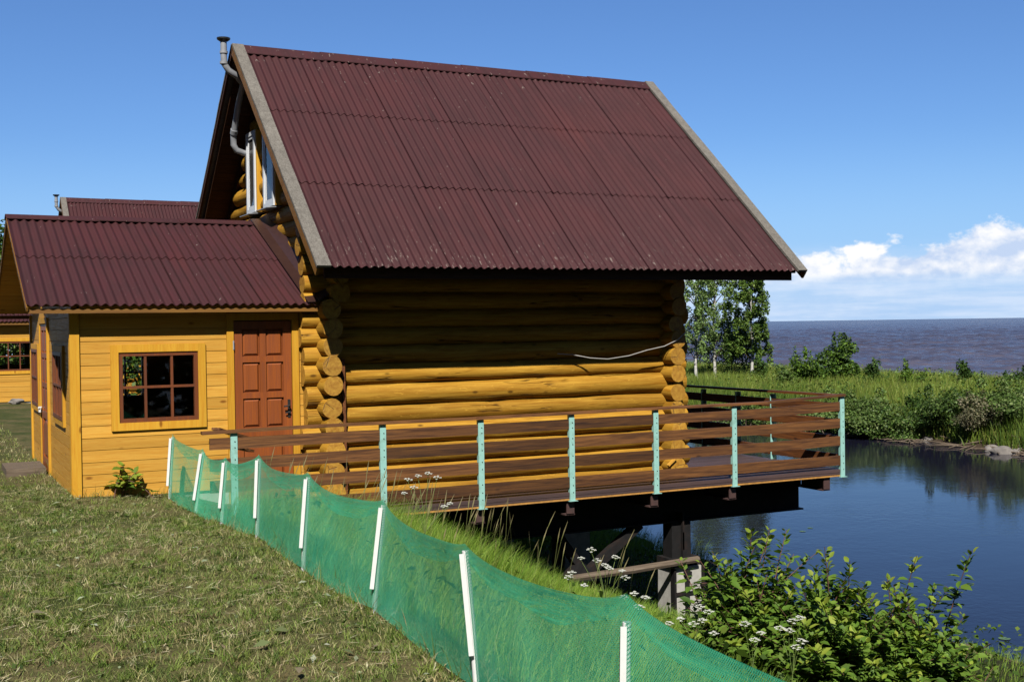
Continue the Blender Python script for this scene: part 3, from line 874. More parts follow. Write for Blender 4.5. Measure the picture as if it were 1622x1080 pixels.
postx = [-1.46] + [.124 + 1.147 * k for k in range(5)] + [DXR]
for i, x in enumerate(postx):
    m = MB(); xx = x if i < 6 else x - .22
    ibeam(m, (xx, DYF + .06, -.185), (xx, -.61, -.185), .13, .17, .012, .014); ibeam(m, (xx, -.59, -.185), (xx, 5.4, -.185), .12, .16, .012, .014)
    m.box(xx - .05, xx + .05, DYF + .045, DYF + .06, -.25, -.1)
    m.build('cross_beam', mat_rust if i >= 2 else mat_steel, terrace)
for y in (-.6, 2.2, 4.7):
    m = MB(); ibeam(m, (-.6, y, -.33), (6.16, y, -.33), .2, .46, .014, .02); m.build('girder', mat_steel, terrace)
    m = MB(); ibeam(m, (4.22, y, -.56), (4.2201, y, -1.02), .30, .26); m.box(4.08, 4.36, y - .1, y + .1, -1.0, -.56); m.box(4.02, 4.46, y - .16, y + .16, -1.1, -1.0)
    m.build('column', mat_steel, terrace)
    m = MB(); m.beam((3.66, y, -.55), (2.86, y, -1.12), .12, .1); m.build('brace', mat_steel, terrace)
    m = MB(); m.beam((2.52, y + .1, -.55), (2.92, y + .1, -1.08), .12, .1); m.build('brace', mat_steel, terrace)
    m = MB(); m.beam((2.72, y, -1.02), (2.95, y, -1.3), .25, .25); m.build('foot', mat_steel, terrace)
adopt(terrace)

rail = thing('deck_railing', 'brown four board railing with mint green metal posts round the deck', 'railing', (2.4, -1.15, 0))
rz = lambda x: .905 + max(0, x - 5.2) * .04
for i, x in enumerate(postx):
    m = MB(); z1 = rz(x) - .004
    m.box(x - .034, x + .034, DYF - .012, DYF - .006, -.095, z1); m.box(x - .034, x - .028, DYF - .006, DYF + .03, -.095, z1)
    m.box(x - .05, x + .06, DYF - .03, DYF + .03, -.101, -.0952)
    po = m.build('post', mat_mint, rail)
    for z in (.80, .74, .62, .55, .42, .34, .17, .08, .0):
        m = MB(); m.tube([(x + .008, DYF - .0121, z), (x + .008, DYF - .0165, z)], .0058, 8); m.build('bolt', mat_steel, po)
BZ = [(.055, .178), (.295, .415), (.515, .635), (.725, .838)]
rnd = random.Random(4)
for k, (z0, z1) in enumerate(BZ):
    m = MB(); cuts = [-1.70, postx[2] if k % 2 else postx[1], postx[4] if k % 2 else postx[3], DXR + .01]
    for p, q in zip(cuts, cuts[1:]):
        n = 10; vs = []; fs = []
        for i in range(n + 1):
            xa = p + (q - p) * i / n - (.003 if i == n else 0); za = .006 * mnoise.noise((xa * .8, k * 3.3, 1)) + max(0, xa - 5.2) * .03 * (k / 3)
            vs += [(xa, DYF - .004, z0 + za), (xa, DYF + .024, z0 + za), (xa, DYF + .024, z1 + za), (xa, DYF - .004, z1 + za)]
            if i: o_ = 4 * i; fs += [(o_ - 4 + c, o_ + c, o_ + (c + 1) % 4, o_ - 4 + (c + 1) % 4) for c in range(4)]
        m.add(vs, fs + [(0, 1, 2, 3), (4 * n + 3, 4 * n + 2, 4 * n + 1, 4 * n)])
    # weld the slices of one board so each reads as one plank
    ob = m.build('rail_board', mat_brown_x, rail)
m = MB(); pts = [(-1.78, DYF, .90), (-.6, DYF, .912), (1.2, DYF, .905), (3, DYF, .912), (5.2, DYF, .912), (DXR + .03, DYF, rz(DXR) + .008)]
for p, q in zip(pts, pts[1:]): m.beam(p, q, .085, .03)
m.build('top_rail', mat_brown_x, rail)
m = MB(); m.beam((DXR, DYF + .05, rz(DXR) - .002), (DXR, 6.5, .93), .085, .03); m.build('top_rail', mat_brown_y, rail)
for y in (.25, 1.05, 1.9, 2.75, 3.6, 4.45, 5.3, 6.2):
    m = MB(); m.box(DXR + .026, DXR + .032, y - .034, y + .034, -.095, .912); m.box(DXR - .02, DXR + .026, y + .028, y + .034, -.095, .912); m.build('post', mat_mint, rail)
for z0, z1 in BZ:
    m = MB(); m.box(DXR - .006, DXR + .022, DYF + .03, 6.5, z0 + .01, z1 + .012); m.build('rail_board', mat_brown_y, rail)
adopt(rail)
for c in rail.children:
    for cc in c.children: cc.matrix_parent_inverse = Matrix.Identity(4)
m = MB(); m.beam((-1.62, DYF + .09, .93), (-1.20, DYF + .42, .78), .10, .025); m.beam((-1.66, DYF + .05, .80), (-1.20, DYF + .36, .66), .10, .025)
tag(m.build('loose_board', mat_brown_x), 'loose weathered boards propped behind the left end of the railing', 'board')

pier = thing('concrete_pier', 'pale concrete pier with black steel straps under the deck column', 'pier', (4.24, -.6, -1.8))
m = MB(); m.prism([(4.04, -2.3), (4.47, -2.3), (4.45, -1.104), (4.06, -1.104)], 'y', -.79, -.41); m.build('block', mat_concrete, pier)
m = MB()
m.box(4.20, 4.26, -.815, -.793, -2.0, -1.14); m.box(4.45, 4.48, -.82, -.74, -2.0, -1.12); m.box(4.03, 4.06, -.82, -.74, -2.0, -1.12)
m.box(4.06, 4.45, -.812, -.7935, -1.45, -1.41); m.box(4.18, 4.28, -.835, -.7931, -1.21, -1.16); m.box(4.43, 4.50, -.84, -.73, -1.36, -1.32)
m.build('strap', mat_steel, pier); adopt(pier)
for y, lb in ((2.2, 'plain concrete footing in shadow under the middle of the deck'), (4.7, 'plain concrete footing under the rear girder of the deck')):
    m = MB(); m.box(4.04, 4.46, y - .2, y + .2, -2.3, -1.104); tag(m.build('footing', mat_concrete), lb, 'footing')
m = MB(); m.tube([(2.55, -.86, -1.06), (3.4, -.86, -1.045), (4.36, -.86, -1.01)], [.04, .045, .04], 7)
tag(m.build('timber_pole', mat_oldplank), 'old grey timber pole lying level in front of the steel column', 'timber')
m = MB(); m.tube([(4.66, -.31, 1.95), (4.62, -.33, 1.84), (4.45, -.34, 1.71), (4.25, -.33, 1.63), (4.0, -.31, 1.585), (3.75, -.28, 1.52), (3.45, -.26, 1.485), (3.2, -.25, 1.505), (2.98, -.2, 1.55), (2.80, -.14, 1.565)], .0065, 6)
tag(m.build('hanging_cable', mat_cable, None, True), 'thin pale cable hanging loose across the shaded log wall', 'cable')
m = MB(); m.box(-3.35, -2.9, 2.5, 3.35, .05, .27)
tag(m.build('door_step', mat_oldplank), 'small wooden step on the lawn at the side door of the annex', 'step')

# ------------------------------------------------------------------ net fence
fence = thing('net_fence', 'green plastic net fence on short white posts down the edge of the lawn', 'fence', (-1.8, -5, .1))
FP = [((-1.940, -.254), (-1.892, -.268, .80)), ((-1.906, -1.37), (-1.818, -1.405, .735)), ((-1.786, -1.972), (-1.734, -1.99, .70)), ((-1.678, -2.866), (-1.646, -2.872, .80)),
      ((-1.747, -4.467), (-1.693, -4.484, .815)), ((-1.766, -6.054), (-1.69, -6.082, .81)), ((-1.883, -7.89), (-1.925, -7.851, .835)), ((-1.908, -9.276), (-1.89, -9.276, .79)), ((-1.80, -10.665), (-1.78, -10.662, .76)), ((-1.75, -12.2), (-1.73, -12.2, .76))]
OUT = Vector((-.447, -.894, 0))         # towards the lawn side where the battens face
for i, (b_, t_) in enumerate(FP):
    B = Vector((b_[0], b_[1], .15)); Tt = Vector(t_)
    m = MB(); m.tube([B - Vector((0, 0, .12)), B.lerp(Tt, .5), Tt], .017, 10); po = m.build('post', mat_white, fence, True, 50)
    m = MB(); o_ = OUT * .036 - RT * .016
    lo = B.lerp(Tt, .22 if i not in (6, 7) else .27)
    m.beam(lo + o_, Tt + o_ - Vector((0, 0, .01)), .026 if i < 6 else .024, .012, OUT); m.build('batten', mat_clip, po)
mb = MB(); mb.uv = []
hem = MB(); hem.uv = []
rows = 12; acc = 0.0
for i in range(len(FP) - 1):
    B0, B1 = Vector((*FP[i][0], 0)), Vector((*FP[i + 1][0], 0)); T0, T1 = Vector(FP[i][1]), Vector(FP[i + 1][1])
    ln = (B1 - B0).length; nseg = max(10, int(ln / .05)); base = len(mb.v); hb = len(hem.v)
    sag = (.02, .05, .05, .06, .07, .06, .03, .0, .02)[i]
    for s_ in range(nseg + 1):
        t = s_ / nseg
        bt = B0.lerp(B1, t); bt.z = T(bt.x - .12, bt.y) + .02 - .03 * math.sin(math.pi * t)
        tp = T0.lerp(T1, t) + Vector((0, 0, .035 * abs(2 * t - 1) ** 6 + (.075 * t ** 3 if i == 6 else .075 * (1 - t) ** 3 if i == 7 else 0) - .62 * sag * (1 - t) ** .8 * math.sin(math.pi * t) * 1.7))
        for r in range(rows + 1):
            v = r / rows; p = bt.lerp(tp, v); bel = math.sin(math.pi * t) ** .6
            p += OUT * (.0235 - .05 * bel * math.sin(math.pi * v) + .022 * bel * mnoise.noise((acc * 1.2 + t * ln * 1.5, v * 1.3, i * 3.7)) + .010 * bel * mnoise.noise((t * ln * 5, v * 3, i)))
            mb.v.append(tuple(p)); mb.uv.append((acc + t * ln, v * .7))
        # hem: the top edge folded over and hanging behind
        dep = (.07 + .07 * math.sin(math.pi * t) + .03 * mnoise.noise((t * 4, i, 2)))
        for r, (ov, dz_) in enumerate(((.004, .004), (-.015, .0), (-.03, -.35), (-.04, -.7), (-.03, -1.0))):
            p = tp + OUT * (.02 + ov - .02 * bel * (r > 1)) + Vector((0, 0, (dz_ * dep) if r > 1 else dz_))
            hem.v.append(tuple(p)); hem.uv.append((acc + t * ln + .003, .7 + r * .03))
    for s_ in range(nseg):
        for r in range(rows):
            mb.f.append([base + s_ * (rows + 1) + r, base + (s_ + 1) * (rows + 1) + r, base + (s_ + 1) * (rows + 1) + r + 1, base + s_ * (rows + 1) + r + 1]); mb.m.append(0)
        for r in range(4):
            hem.f.append([hb + s_ * 5 + r, hb + (s_ + 1) * 5 + r, hb + (s_ + 1) * 5 + r + 1, hb + s_ * 5 + r + 1]); hem.m.append(0)
    acc += ln
no = mb.build('net', mat_net, fence, True)
hem.build('folded_hem', mat_net, no, True)
adopt(fence)
for c in fence.children:
    for cc in c.children: cc.matrix_parent_inverse = Matrix.Identity(4)

# ------------------------------------------------------------------ vegetation helpers
RNG = np.random.default_rng(11)


def blades(name, P, hgt, wid, lean, cols, mat=mat_grass, nseg=2, curl=.5, azim=None, parent=None, tipcol=None, rng=RNG):
    """P (n,3) roots; every blade a tapered, bent strip"""
    n = len(P); az = rng.uniform(0, 2 * np.pi, n) if azim is None else azim
    dirv = np.stack([np.cos(az), np.sin(az), np.zeros(n)], -1)
    fac = rng.uniform(0, 2 * np.pi, n); side = np.stack([np.cos(fac), np.sin(fac), np.zeros(n)], -1)
    V = []; C = []
    for k in range(nseg + 1):
        t = k / nseg
        c = P + dirv * (lean * hgt * (t ** (1 + curl)))[:, None] + np.array([0, 0, 1.0]) * (hgt * t * np.sqrt(np.clip(1 - (lean * t * .8) ** 2, .04, 1)))[:, None]
        w = wid * (1 - t) ** .7 * .5 + (0.0002 if k == nseg else 0)
        V.append(c - side * w[:, None]); V.append(c + side * w[:, None])
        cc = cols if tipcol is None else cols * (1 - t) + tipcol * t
        C += [cc, cc]
    V = np.stack(V, 1); C = np.stack(C, 1); m = 2 * (nseg + 1)
    base = (np.arange(n) * m)[:, None, None]
    q = np.array([[2 * k, 2 * k + 1, 2 * k + 3, 2 * k + 2] for k in range(nseg)])[None]
    return np_mesh(name, V.reshape(-1, 3), (base + q).reshape(-1, 4), mat, C.reshape(-1, 3), parent)


def pal(n, cols, wts=None, jit=.18, rng=RNG):
    cols = np.array(cols); i = rng.choice(len(cols), n, p=wts)
    return cols[i] * (1 + rng.uniform(-jit, jit, (n, 1))) * (1 + rng.uniform(-.06, .06, (n, 3)))


def cards(P, nrm, size, cols, asp=.6, rng=RNG):
    """leaf-shaped six-gon... kept as two quads folded along the rib"""
    n = len(P); nrm = nrm / np.linalg.norm(nrm, axis=1, keepdims=True)
    a = rng.normal(size=(n, 3)); u = np.cross(nrm, a); u /= np.linalg.norm(u, axis=1, keepdims=True); w = np.cross(nrm, u)
    s = size[:, None]
    V = np.stack([P - u * s * .5, P - u * s * .05 + w * s * asp * .5 + nrm * s * .1, P + u * s * .5, P - u * s * .05 - w * s * asp * .5 + nrm * s * .1], 1)
    C = np.repeat(cols[:, None], 4, 1)
    return V.reshape(-1, 3), (np.arange(n) * 4)[:, None] + np.arange(4)[None], C.reshape(-1, 3)


def crown(name, lobes, n, size, cols, parent=None, rng=RNG, asp=.6, fill=.55, label=None):
    """lobes: list of (centre, (rx, ry, rz)); leaves spread through each lobe, denser to the shell"""
    w = np.array([l[1][0] * l[1][1] * l[1][2] for l in lobes]) ** .66; w /= w.sum(); k = rng.choice(len(lobes), n, p=w)
    c = np.array([l[0] for l in lobes])[k]; r = np.array([l[1] for l in lobes])[k]
    d_ = rng.normal(size=(n, 3)); d_ /= np.linalg.norm(d_, axis=1, keepdims=True)
    rad = rng.uniform(fill ** 3, 1.08, n) ** (1 / 3)
    tuft = 1 + .22 * np.sin(d_[:, 0] * 7 + k) * np.sin(d_[:, 1] * 6 + 2 * k) * np.sin(d_[:, 2] * 6.5)
    P = c + d_ * r * (rad * tuft)[:, None] + rng.normal(size=(n, 3)) * .015
    nrm = d_ * .5 + rng.normal(size=(n, 3)) * .6 + np.array([0, 0, .5])
    lobet = rng.uniform(.8, 1.15, len(lobes))[k]
    C = pal(n, cols, rng=rng) * lobet[:, None]
    V, F, CC = cards(P, nrm, size * rng.uniform(.6, 1.25, n), C, asp, rng)
    return np_mesh(name, V, F, mat_leaf, CC, parent)


# ------------------------------------------------------------------ lawn
def region(n, x0, x1, y0, y1, keep):
    x = RNG.uniform(x0, x1, n); y = RNG.uniform(y0, y1, n); k = keep(x, y); x, y = x[k], y[k]
    return np.stack([x, y, terr(x, y) - .004], -1)


def inview(x, y, pad=.04):
    dx_, dy_ = x - CAM.x, y - CAM.y
    dep = dx_ * FW.x + dy_ * FW.y; lat = (dx_ * RT.x + dy_ * RT.y) / np.maximum(dep, .1)
    return (dep > 3) & (np.abs(lat) < .43 + pad)


def fbm(x, y, s):
    return (np.sin(x * s * 1.3 + 2 * np.sin(y * s * .9)) + np.sin(y * s * 1.7 + 1.5 * np.sin(x * s * .7 + 1)) + .7 * np.sin((x + y) * s * 2.9) + .5 * np.sin((x - 1.7 * y) * s * 4.1)) / 3.2


def lawnkeep(x, y): return inview(x, y) & (x < -1.62) & ~((x > AX0 - .0) & (y > AY0 - .01))


GREEN = [L(134, 152, 68), L(154, 166, 86), L(104, 124, 52), L(170, 174, 106)]
STRAW = [L(196, 184, 130), L(174, 160, 110), L(214, 204, 156), L(148, 140, 92)]
P = np.concatenate([region(150000, -9, -1.6, -8.2, -2.2, lawnkeep), region(60000, -9, -1.6, -2.2, 1.5, lawnkeep), region(40000, -8, -2.85, 1.5, 20, lawnkeep)])
n = len(P); f = fbm(P[:, 0], P[:, 1], 1.6) + .5 * fbm(P[:, 0] + 9, P[:, 1], 5.0)
isst = RNG.uniform(-1, 1, n) * .9 + f > .25
C = np.where(isst[:, None], pal(n, STRAW), pal(n, GREEN))
cl = np.clip(.75 + .75 * fbm(P[:, 0] * 1.3 + 1, P[:, 1] * 1.3, 6.0) + .3 * fbm(P[:, 0], P[:, 1], 2.0), .25, 2.2)
lawn = blades('lawn_grass', P, RNG.uniform(.022, .06, n) * cl * np.where(isst, .8, 1.0), RNG.uniform(.003, .006, n) * (1 + (P[:, 1] > 1.5) * 1.5), RNG.uniform(.4, 1.0, n), C, nseg=2)
P2 = np.concatenate([region(15000, -9, -1.6, -8.2, -1.5, lawnkeep), region(4000, -9, -1.6, -1.5, 1.5, lawnkeep)]); dn = fbm(P2[:, 0] + 4, P2[:, 1], 2.4) + .6 * fbm(P2[:, 0], P2[:, 1] + 7, 7.0)
P2 = P2[dn + RNG.uniform(-.6, .6, len(P2)) > .0]; kk = RNG.integers(9, 20, len(P2)); ci = np.repeat(np.arange(len(P2)), kk); n2 = len(ci)
Pc = P2[ci] + np.concatenate([RNG.normal(size=(n2, 2)) * .018, np.zeros((n2, 1))], 1)
ctint = np.where((RNG.uniform(0, 1, len(P2)) < .25)[:, None], pal(len(P2), STRAW), pal(len(P2), [L(120, 144, 56), L(146, 162, 76), L(90, 114, 44), L(108, 130, 54)]))
tufts = blades('lawn_tufts', Pc, RNG.uniform(.03, .075, n2) * RNG.uniform(.6, 1.3, len(P2))[ci], RNG.uniform(.004, .008, n2), RNG.uniform(.5, 1.15, n2), ctint[ci] * RNG.uniform(.7, 1.25, (n2, 1)), nseg=2)
tag(tufts, 'matted tufts standing up in the mown lawn', 'grass', kind='stuff')
tag(lawn, 'short mown green and straw coloured lawn grass', 'grass', kind='stuff')
# lying hay stalks
P = region(15000, -9, -1.6, -8.5, 1.0, lawnkeep); n = len(P); P[:, 2] += RNG.uniform(.012, .04, n)
k = RNG.uniform(0, 1, n) < (.35 + .4 * fbm(P[:, 0] + 3, P[:, 1], 1.3)); P = P[k]; n = len(P)
a_ = RNG.normal(.35, .7, n); ln_ = RNG.uniform(.05, .22, n) * RNG.uniform(.6, 1.2, n); wd = RNG.uniform(.002, .005, n)
u = np.stack([np.cos(a_), np.sin(a_), RNG.uniform(-.12, .12, n)], -1); w_ = np.stack([-np.sin(a_), np.cos(a_), np.zeros(n)], -1)
V = np.stack([P - u * ln_[:, None] / 2, P + w_ * wd[:, None], P + u * ln_[:, None] / 2, P - w_ * wd[:, None]], 1).reshape(-1, 3)
hay = np_mesh('cut_hay', V, (np.arange(n) * 4)[:, None] + np.arange(4)[None], mat_hay, np.repeat(pal(n, [L(206, 192, 148), L(176, 160, 112), L(222, 212, 172)]), 4, 0))
tag(hay, 'loose cut hay stalks lying scattered over the mown lawn', 'hay', kind='stuff')
# wilted pale leaves
P = region(2200, -8, -1.8, -8.2, .4, lawnkeep); n = len(P); k = RNG.uniform(0, 1, n) < .25 + .45 * fbm(P[:, 0], P[:, 1] + 4, 1.1); P = P[k]; n = len(P); P[:, 2] += RNG.uniform(.02, .05, n)
V, F_, CC = cards(P, RNG.normal(size=(n, 3)) * .25 + np.array([0, 0, 1.0]), RNG.uniform(.02, .07, n) * np.where(RNG.uniform(0, 1, n) < .1, 1.8, 1), pal(n, [L(168, 178, 140), L(196, 202, 172), L(128, 138, 92), L(150, 138, 110)]), .5)
tag(np_mesh('wilted_leaves', V, F_, mat_leaf, CC), 'wilted pale leaves strewn among the mown grass', 'leaves', kind='stuff')
# low clover and weed patches
P = region(16000, -8, -1.7, -8.2, 1.0, lawnkeep); n = len(P); k = fbm(P[:, 0] + 5, P[:, 1] + 2, 2.3) > .45; P = P[k]; n = len(P); P[:, 2] += RNG.uniform(.015, .045, n)
V, F_, CC = cards(P, RNG.normal(size=(n, 3)) * .5 + np.array([0, 0, 1.0]), RNG.uniform(.014, .04, n), pal(n, [L(78, 102, 40), L(96, 118, 48), L(62, 84, 32)]), .8)
tag(np_mesh('clover', V, F_, mat_leaf, CC), 'low clover and broad leaved weeds in the lawn', 'weeds', kind='stuff')


xs = np.concatenate([RNG.uniform(-2.9, -1.9, 60), RNG.normal(-2.95, .1, 160), RNG.uniform(-1.95, -1.66, 500)]); ys = np.concatenate([RNG.normal(-.06, .05, 60), RNG.uniform(.1, 5, 160), RNG.uniform(-9, -.3, 500)])
Pw = np.stack([xs, ys, terr(xs, ys)], -1); nw_ = len(Pw); cw = pal(nw_, [L(104, 128, 46), L(132, 140, 64), L(176, 164, 112)])
tag(blades('edge_grass', Pw, RNG.uniform(.06, .22, nw_), RNG.uniform(.004, .007, nw_), RNG.uniform(.2, .9, nw_), cw, nseg=3), 'longer uncut grass along the annex wall and the foot of the net', 'grass', kind='stuff')

# ------------------------------------------------------------------ bank grass
def bankkeep(x, y):
    return inview(x, y) & (x > -1.62) & ~((y > -1.25) & (x < 4.2) & (y < 5.3)) & (terr(x, y) > -2.42)


LUSH = [L(120, 156, 46), L(146, 178, 62), L(98, 134, 38), L(162, 182, 78)]
P = np.concatenate([region(60000, -1.6, 3.2, -11, -1.3, bankkeep), region(26000, -1.5, 1.6, -4.2, -1.3, bankkeep), region(26000, 3.2, 8.6, -6, 12, bankkeep), region(22000, 1.0, 10.4, 4.5, 24, bankkeep)])
n = len(P); f = fbm(P[:, 0], P[:, 1], 1.9)
hg = RNG.uniform(.22, .58, n) * (1 + .25 * f) * np.interp(P[:, 0], [-1.6, -.9], [.6, 1]) * np.interp(P[:, 1], [-5.5, -3.8], [.60, .88])
hg = hg * np.interp(P[:, 0], [.0, 1.0, 3.2], [1, .45, .36])
hg = hg * np.interp(P[:, 1], [2.5, 4.5], [1, 2.6])
az_ = RNG.normal(-.3, .9, n)
C = pal(n, LUSH + [L(160, 156, 96)], [.3, .27, .25, .14, .04])
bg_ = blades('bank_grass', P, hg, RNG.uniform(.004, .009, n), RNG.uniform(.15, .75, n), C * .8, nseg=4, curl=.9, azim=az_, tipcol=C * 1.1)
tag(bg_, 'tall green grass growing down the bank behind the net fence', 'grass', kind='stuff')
# seed-head stalks
P = region(130, -1.4, 1.0, -5.2, -1.3, bankkeep); n = len(P)
V = []; Fq = []; C = []
for i in range(n):
    h = RNG.uniform(.5, .85); a = RNG.normal(-.2, .8); dv = np.array([np.cos(a), np.sin(a), 0]) * RNG.uniform(.1, .3)
    s_ = np.array([-np.sin(a + 1), np.cos(a + 1), 0])
    pts = [P[i] + dv * t * t * h + np.array([0, 0, h * t]) for t in (0, .5, .8, .9, 1.0)]
    for p, w in zip(pts, (.0016, .0014, .0012, .005, .001)): V += [p - s_ * w, p + s_ * w]
    b_ = len(V) - 10; Fq += [[b_ + 2 * k, b_ + 2 * k + 1, b_ + 2 * k + 3, b_ + 2 * k + 2] for k in range(4)]
    c1, c2 = np.array(L(120, 138, 60)), np.array(L(150, 138, 96)); C += [c1] * 5 + [c2] * 5
tag(np_mesh('seed_stalks', np.array(V), np.array(Fq), mat_grass, np.array(C)), 'thin flowering grass stalks above the bank grass', 'grass', kind='stuff')
# broad weeds low on the bank
P = region(14000, -1.5, 8, -8, 8, lambda x, y: bankkeep(x, y) & (fbm(x + 2, y, 1.2) > .0) & ~((x > -.4) & (x < 4.4) & (y > -6) & (y < 0)) & (terr(x, y) > -2.3)); n = len(P); P[:, 2] += RNG.uniform(.05, .45, n)
V, F_, CC = cards(P, RNG.normal(size=(n, 3)) * .6 + np.array([0, 0, .9]), RNG.uniform(.04, .10, n), pal(n, [L(70, 96, 32), L(92, 120, 40), L(112, 136, 56)]), .6)
tag(np_mesh('bank_weeds', V, F_, mat_leaf, CC), 'leafy weeds filling the slope below the deck', 'weeds', kind='stuff')

# ------------------------------------------------------------------ foreground shrubs
def leaf_arr(P, D, Nn, size, cols, asp=.62):
    """pointed oval leaves: P base, D direction, Nn up normal"""
    D = D / np.linalg.norm(D, axis=1, keepdims=True); W_ = np.cross(D, Nn); W_ /= np.linalg.norm(W_, axis=1, keepdims=True); Nn = np.cross(W_, D)
    s = size[:, None]; n = len(P)
    def pt(t, w, h): return P + D * s * t + W_ * s * w * asp + Nn * s * h
    V = np.stack([pt(0, 0, 0), pt(.3, .46, .06), pt(.68, .36, .03), pt(1.0, 0, -.14), pt(.68, -.36, .03), pt(.3, -.46, .06), pt(.34, 0, -.02), pt(.7, 0, -.06)], 1)
    q = np.array([[0, 6, 1, 1], [6, 7, 2, 1], [7, 3, 2, 2], [0, 5, 6, 6], [5, 4, 7, 6], [4, 3, 7, 7]])
    tri = np.array([[0, 6, 1], [6, 7, 1], [7, 2, 1], [7, 3, 2], [0, 5, 6], [5, 4, 6], [4, 7, 6], [4, 3, 7]])
    F = ((np.arange(n) * 8)[:, None, None] + tri[None]).reshape(-1, 3)
    return V.reshape(-1, 3), F, np.repeat(cols, 8, 0)


def shrub(label, base, tips, nfill, spread, seed, group, leaf=.085, young=True, name='leafy_shrub', bright=False):
    """base point, explicit shoot tips, plus filling side shoots"""
    rg = np.random.default_rng(seed); root = thing(name, label, 'shrub', base, group)
    stems = MB(); LP, LD, LN, LS, LC = [], [], [], [], []
    base = Vector(base)
    cen = sum((Vector(t) for t in tips), Vector()) / len(tips)
    allt = [(Vector(t), True) for t in tips]
    for i in range(nfill):
        t = Vector(tips[rg.integers(len(tips))]); k = rg.uniform(.30, .93)
        p = base.lerp(t, k); p += Vector((rg.normal() * spread * 1.2, rg.normal() * spread, rg.normal() * .07 - .03)); allt.append((p, False))
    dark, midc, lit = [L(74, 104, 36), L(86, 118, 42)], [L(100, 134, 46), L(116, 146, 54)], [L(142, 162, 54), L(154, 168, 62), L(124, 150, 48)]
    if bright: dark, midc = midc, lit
    for t, lead in allt:
        b0 = base + Vector((rg.normal() * .16, rg.normal() * .14, 0)); b0.z = T(b0.x, b0.y) - .03
        ctrl = b0.lerp(t, .5) + Vector((rg.normal() * .06, rg.normal() * .06, .10)); ctrl.x = b0.x * .65 + t.x * .35; ctrl.y = b0.y * .65 + t.y * .35
        pts = bez(b0, ctrl, t, 10); stems.tube(pts, [.008 - .0058 * i / 10 for i in range(11)], 5, caps=False)
        ln_ = (t - b0).length; nl = int(ln_ / .024)
        for j in range(nl):
            u = .25 + .75 * (j + rg.uniform(-.3, .3)) / nl; u = min(max(u, 0), 1); p = pts[0] * (1 - u) ** 2 + ctrl * (2 * u * (1 - u)) + t * u * u
            d_ = (t - b0).normalized(); an = j * 2.4 + rg.normal() * .4
            hor = Vector((math.cos(an), math.sin(an), 0)); tip = u > .86
            D = hor * (1.0 if not tip else .75) + Vector((0, 0, .12 + (.55 if tip else 0) + rg.normal() * .25))
            s = leaf * rg.uniform(.6, 1.15) * (1.0 if u < .8 else 1.05 - (u - .8) * 2.4)
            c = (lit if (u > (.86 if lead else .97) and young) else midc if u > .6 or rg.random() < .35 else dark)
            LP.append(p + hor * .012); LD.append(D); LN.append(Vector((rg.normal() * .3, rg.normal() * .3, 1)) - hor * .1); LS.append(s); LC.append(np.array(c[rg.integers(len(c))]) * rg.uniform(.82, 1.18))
            if rg.random() < .30 and u < .8 and not lead:                    # short side twig
                e = p + hor * rg.uniform(.05, .16) + Vector((0, 0, rg.uniform(0, .06)))
                for q in range(3):
                    a2 = rg.uniform(0, 6.28); LP.append(p.lerp(e, .5 + .25 * q)); LD.append(Vector((math.cos(a2), math.sin(a2), rg.normal() * .3))); LN.append(Vector((rg.normal() * .3, rg.normal() * .3, 1))); LS.append(leaf * rg.uniform(.6, 1.1)); LC.append(np.array((midc + dark)[rg.integers(4)]) * rg.uniform(.85, 1.15))
                stems.tube([p, e], [.003, .0015], 4, caps=False)
    stems.build('stems', mat_twig, root, True)
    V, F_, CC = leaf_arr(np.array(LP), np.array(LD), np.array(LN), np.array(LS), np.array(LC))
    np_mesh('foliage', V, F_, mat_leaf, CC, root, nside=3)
    adopt(root); return root


def gp(px, dep, dx_=0): p = at(px, 900, dep); return (p.x, p.y, T(p.x, p.y))


def tp(l, dep): return [at(x, y, dep + dd) for x, y, dd in l]


G_ = 'leafy shrubs on the bank in the foreground'
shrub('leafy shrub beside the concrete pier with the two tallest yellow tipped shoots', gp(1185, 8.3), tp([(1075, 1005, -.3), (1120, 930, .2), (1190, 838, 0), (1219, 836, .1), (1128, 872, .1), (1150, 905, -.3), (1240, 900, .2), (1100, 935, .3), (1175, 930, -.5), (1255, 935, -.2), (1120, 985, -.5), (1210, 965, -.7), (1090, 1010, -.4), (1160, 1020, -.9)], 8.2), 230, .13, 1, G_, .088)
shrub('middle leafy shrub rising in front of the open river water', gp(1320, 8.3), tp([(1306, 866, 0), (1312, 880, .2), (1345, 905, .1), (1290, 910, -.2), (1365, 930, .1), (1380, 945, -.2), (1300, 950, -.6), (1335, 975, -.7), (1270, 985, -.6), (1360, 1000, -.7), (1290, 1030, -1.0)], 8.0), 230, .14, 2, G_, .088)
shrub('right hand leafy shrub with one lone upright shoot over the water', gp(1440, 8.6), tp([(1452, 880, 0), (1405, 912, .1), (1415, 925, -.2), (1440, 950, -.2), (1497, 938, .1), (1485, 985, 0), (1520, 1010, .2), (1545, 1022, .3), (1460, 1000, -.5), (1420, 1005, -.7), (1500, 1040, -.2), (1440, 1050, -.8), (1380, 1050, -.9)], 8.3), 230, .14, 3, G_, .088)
shrub('small young sapling with yellow green leaves against the annex base', (-2.32, -.12, T(-2.32, -.12)), [(-2.36, -.10, .52), (-2.25, -.14, .44), (-2.20, -.12, .36), (-2.42, -.13, .38)], 1, .05, 7, None, .12, name='sapling', bright=True)


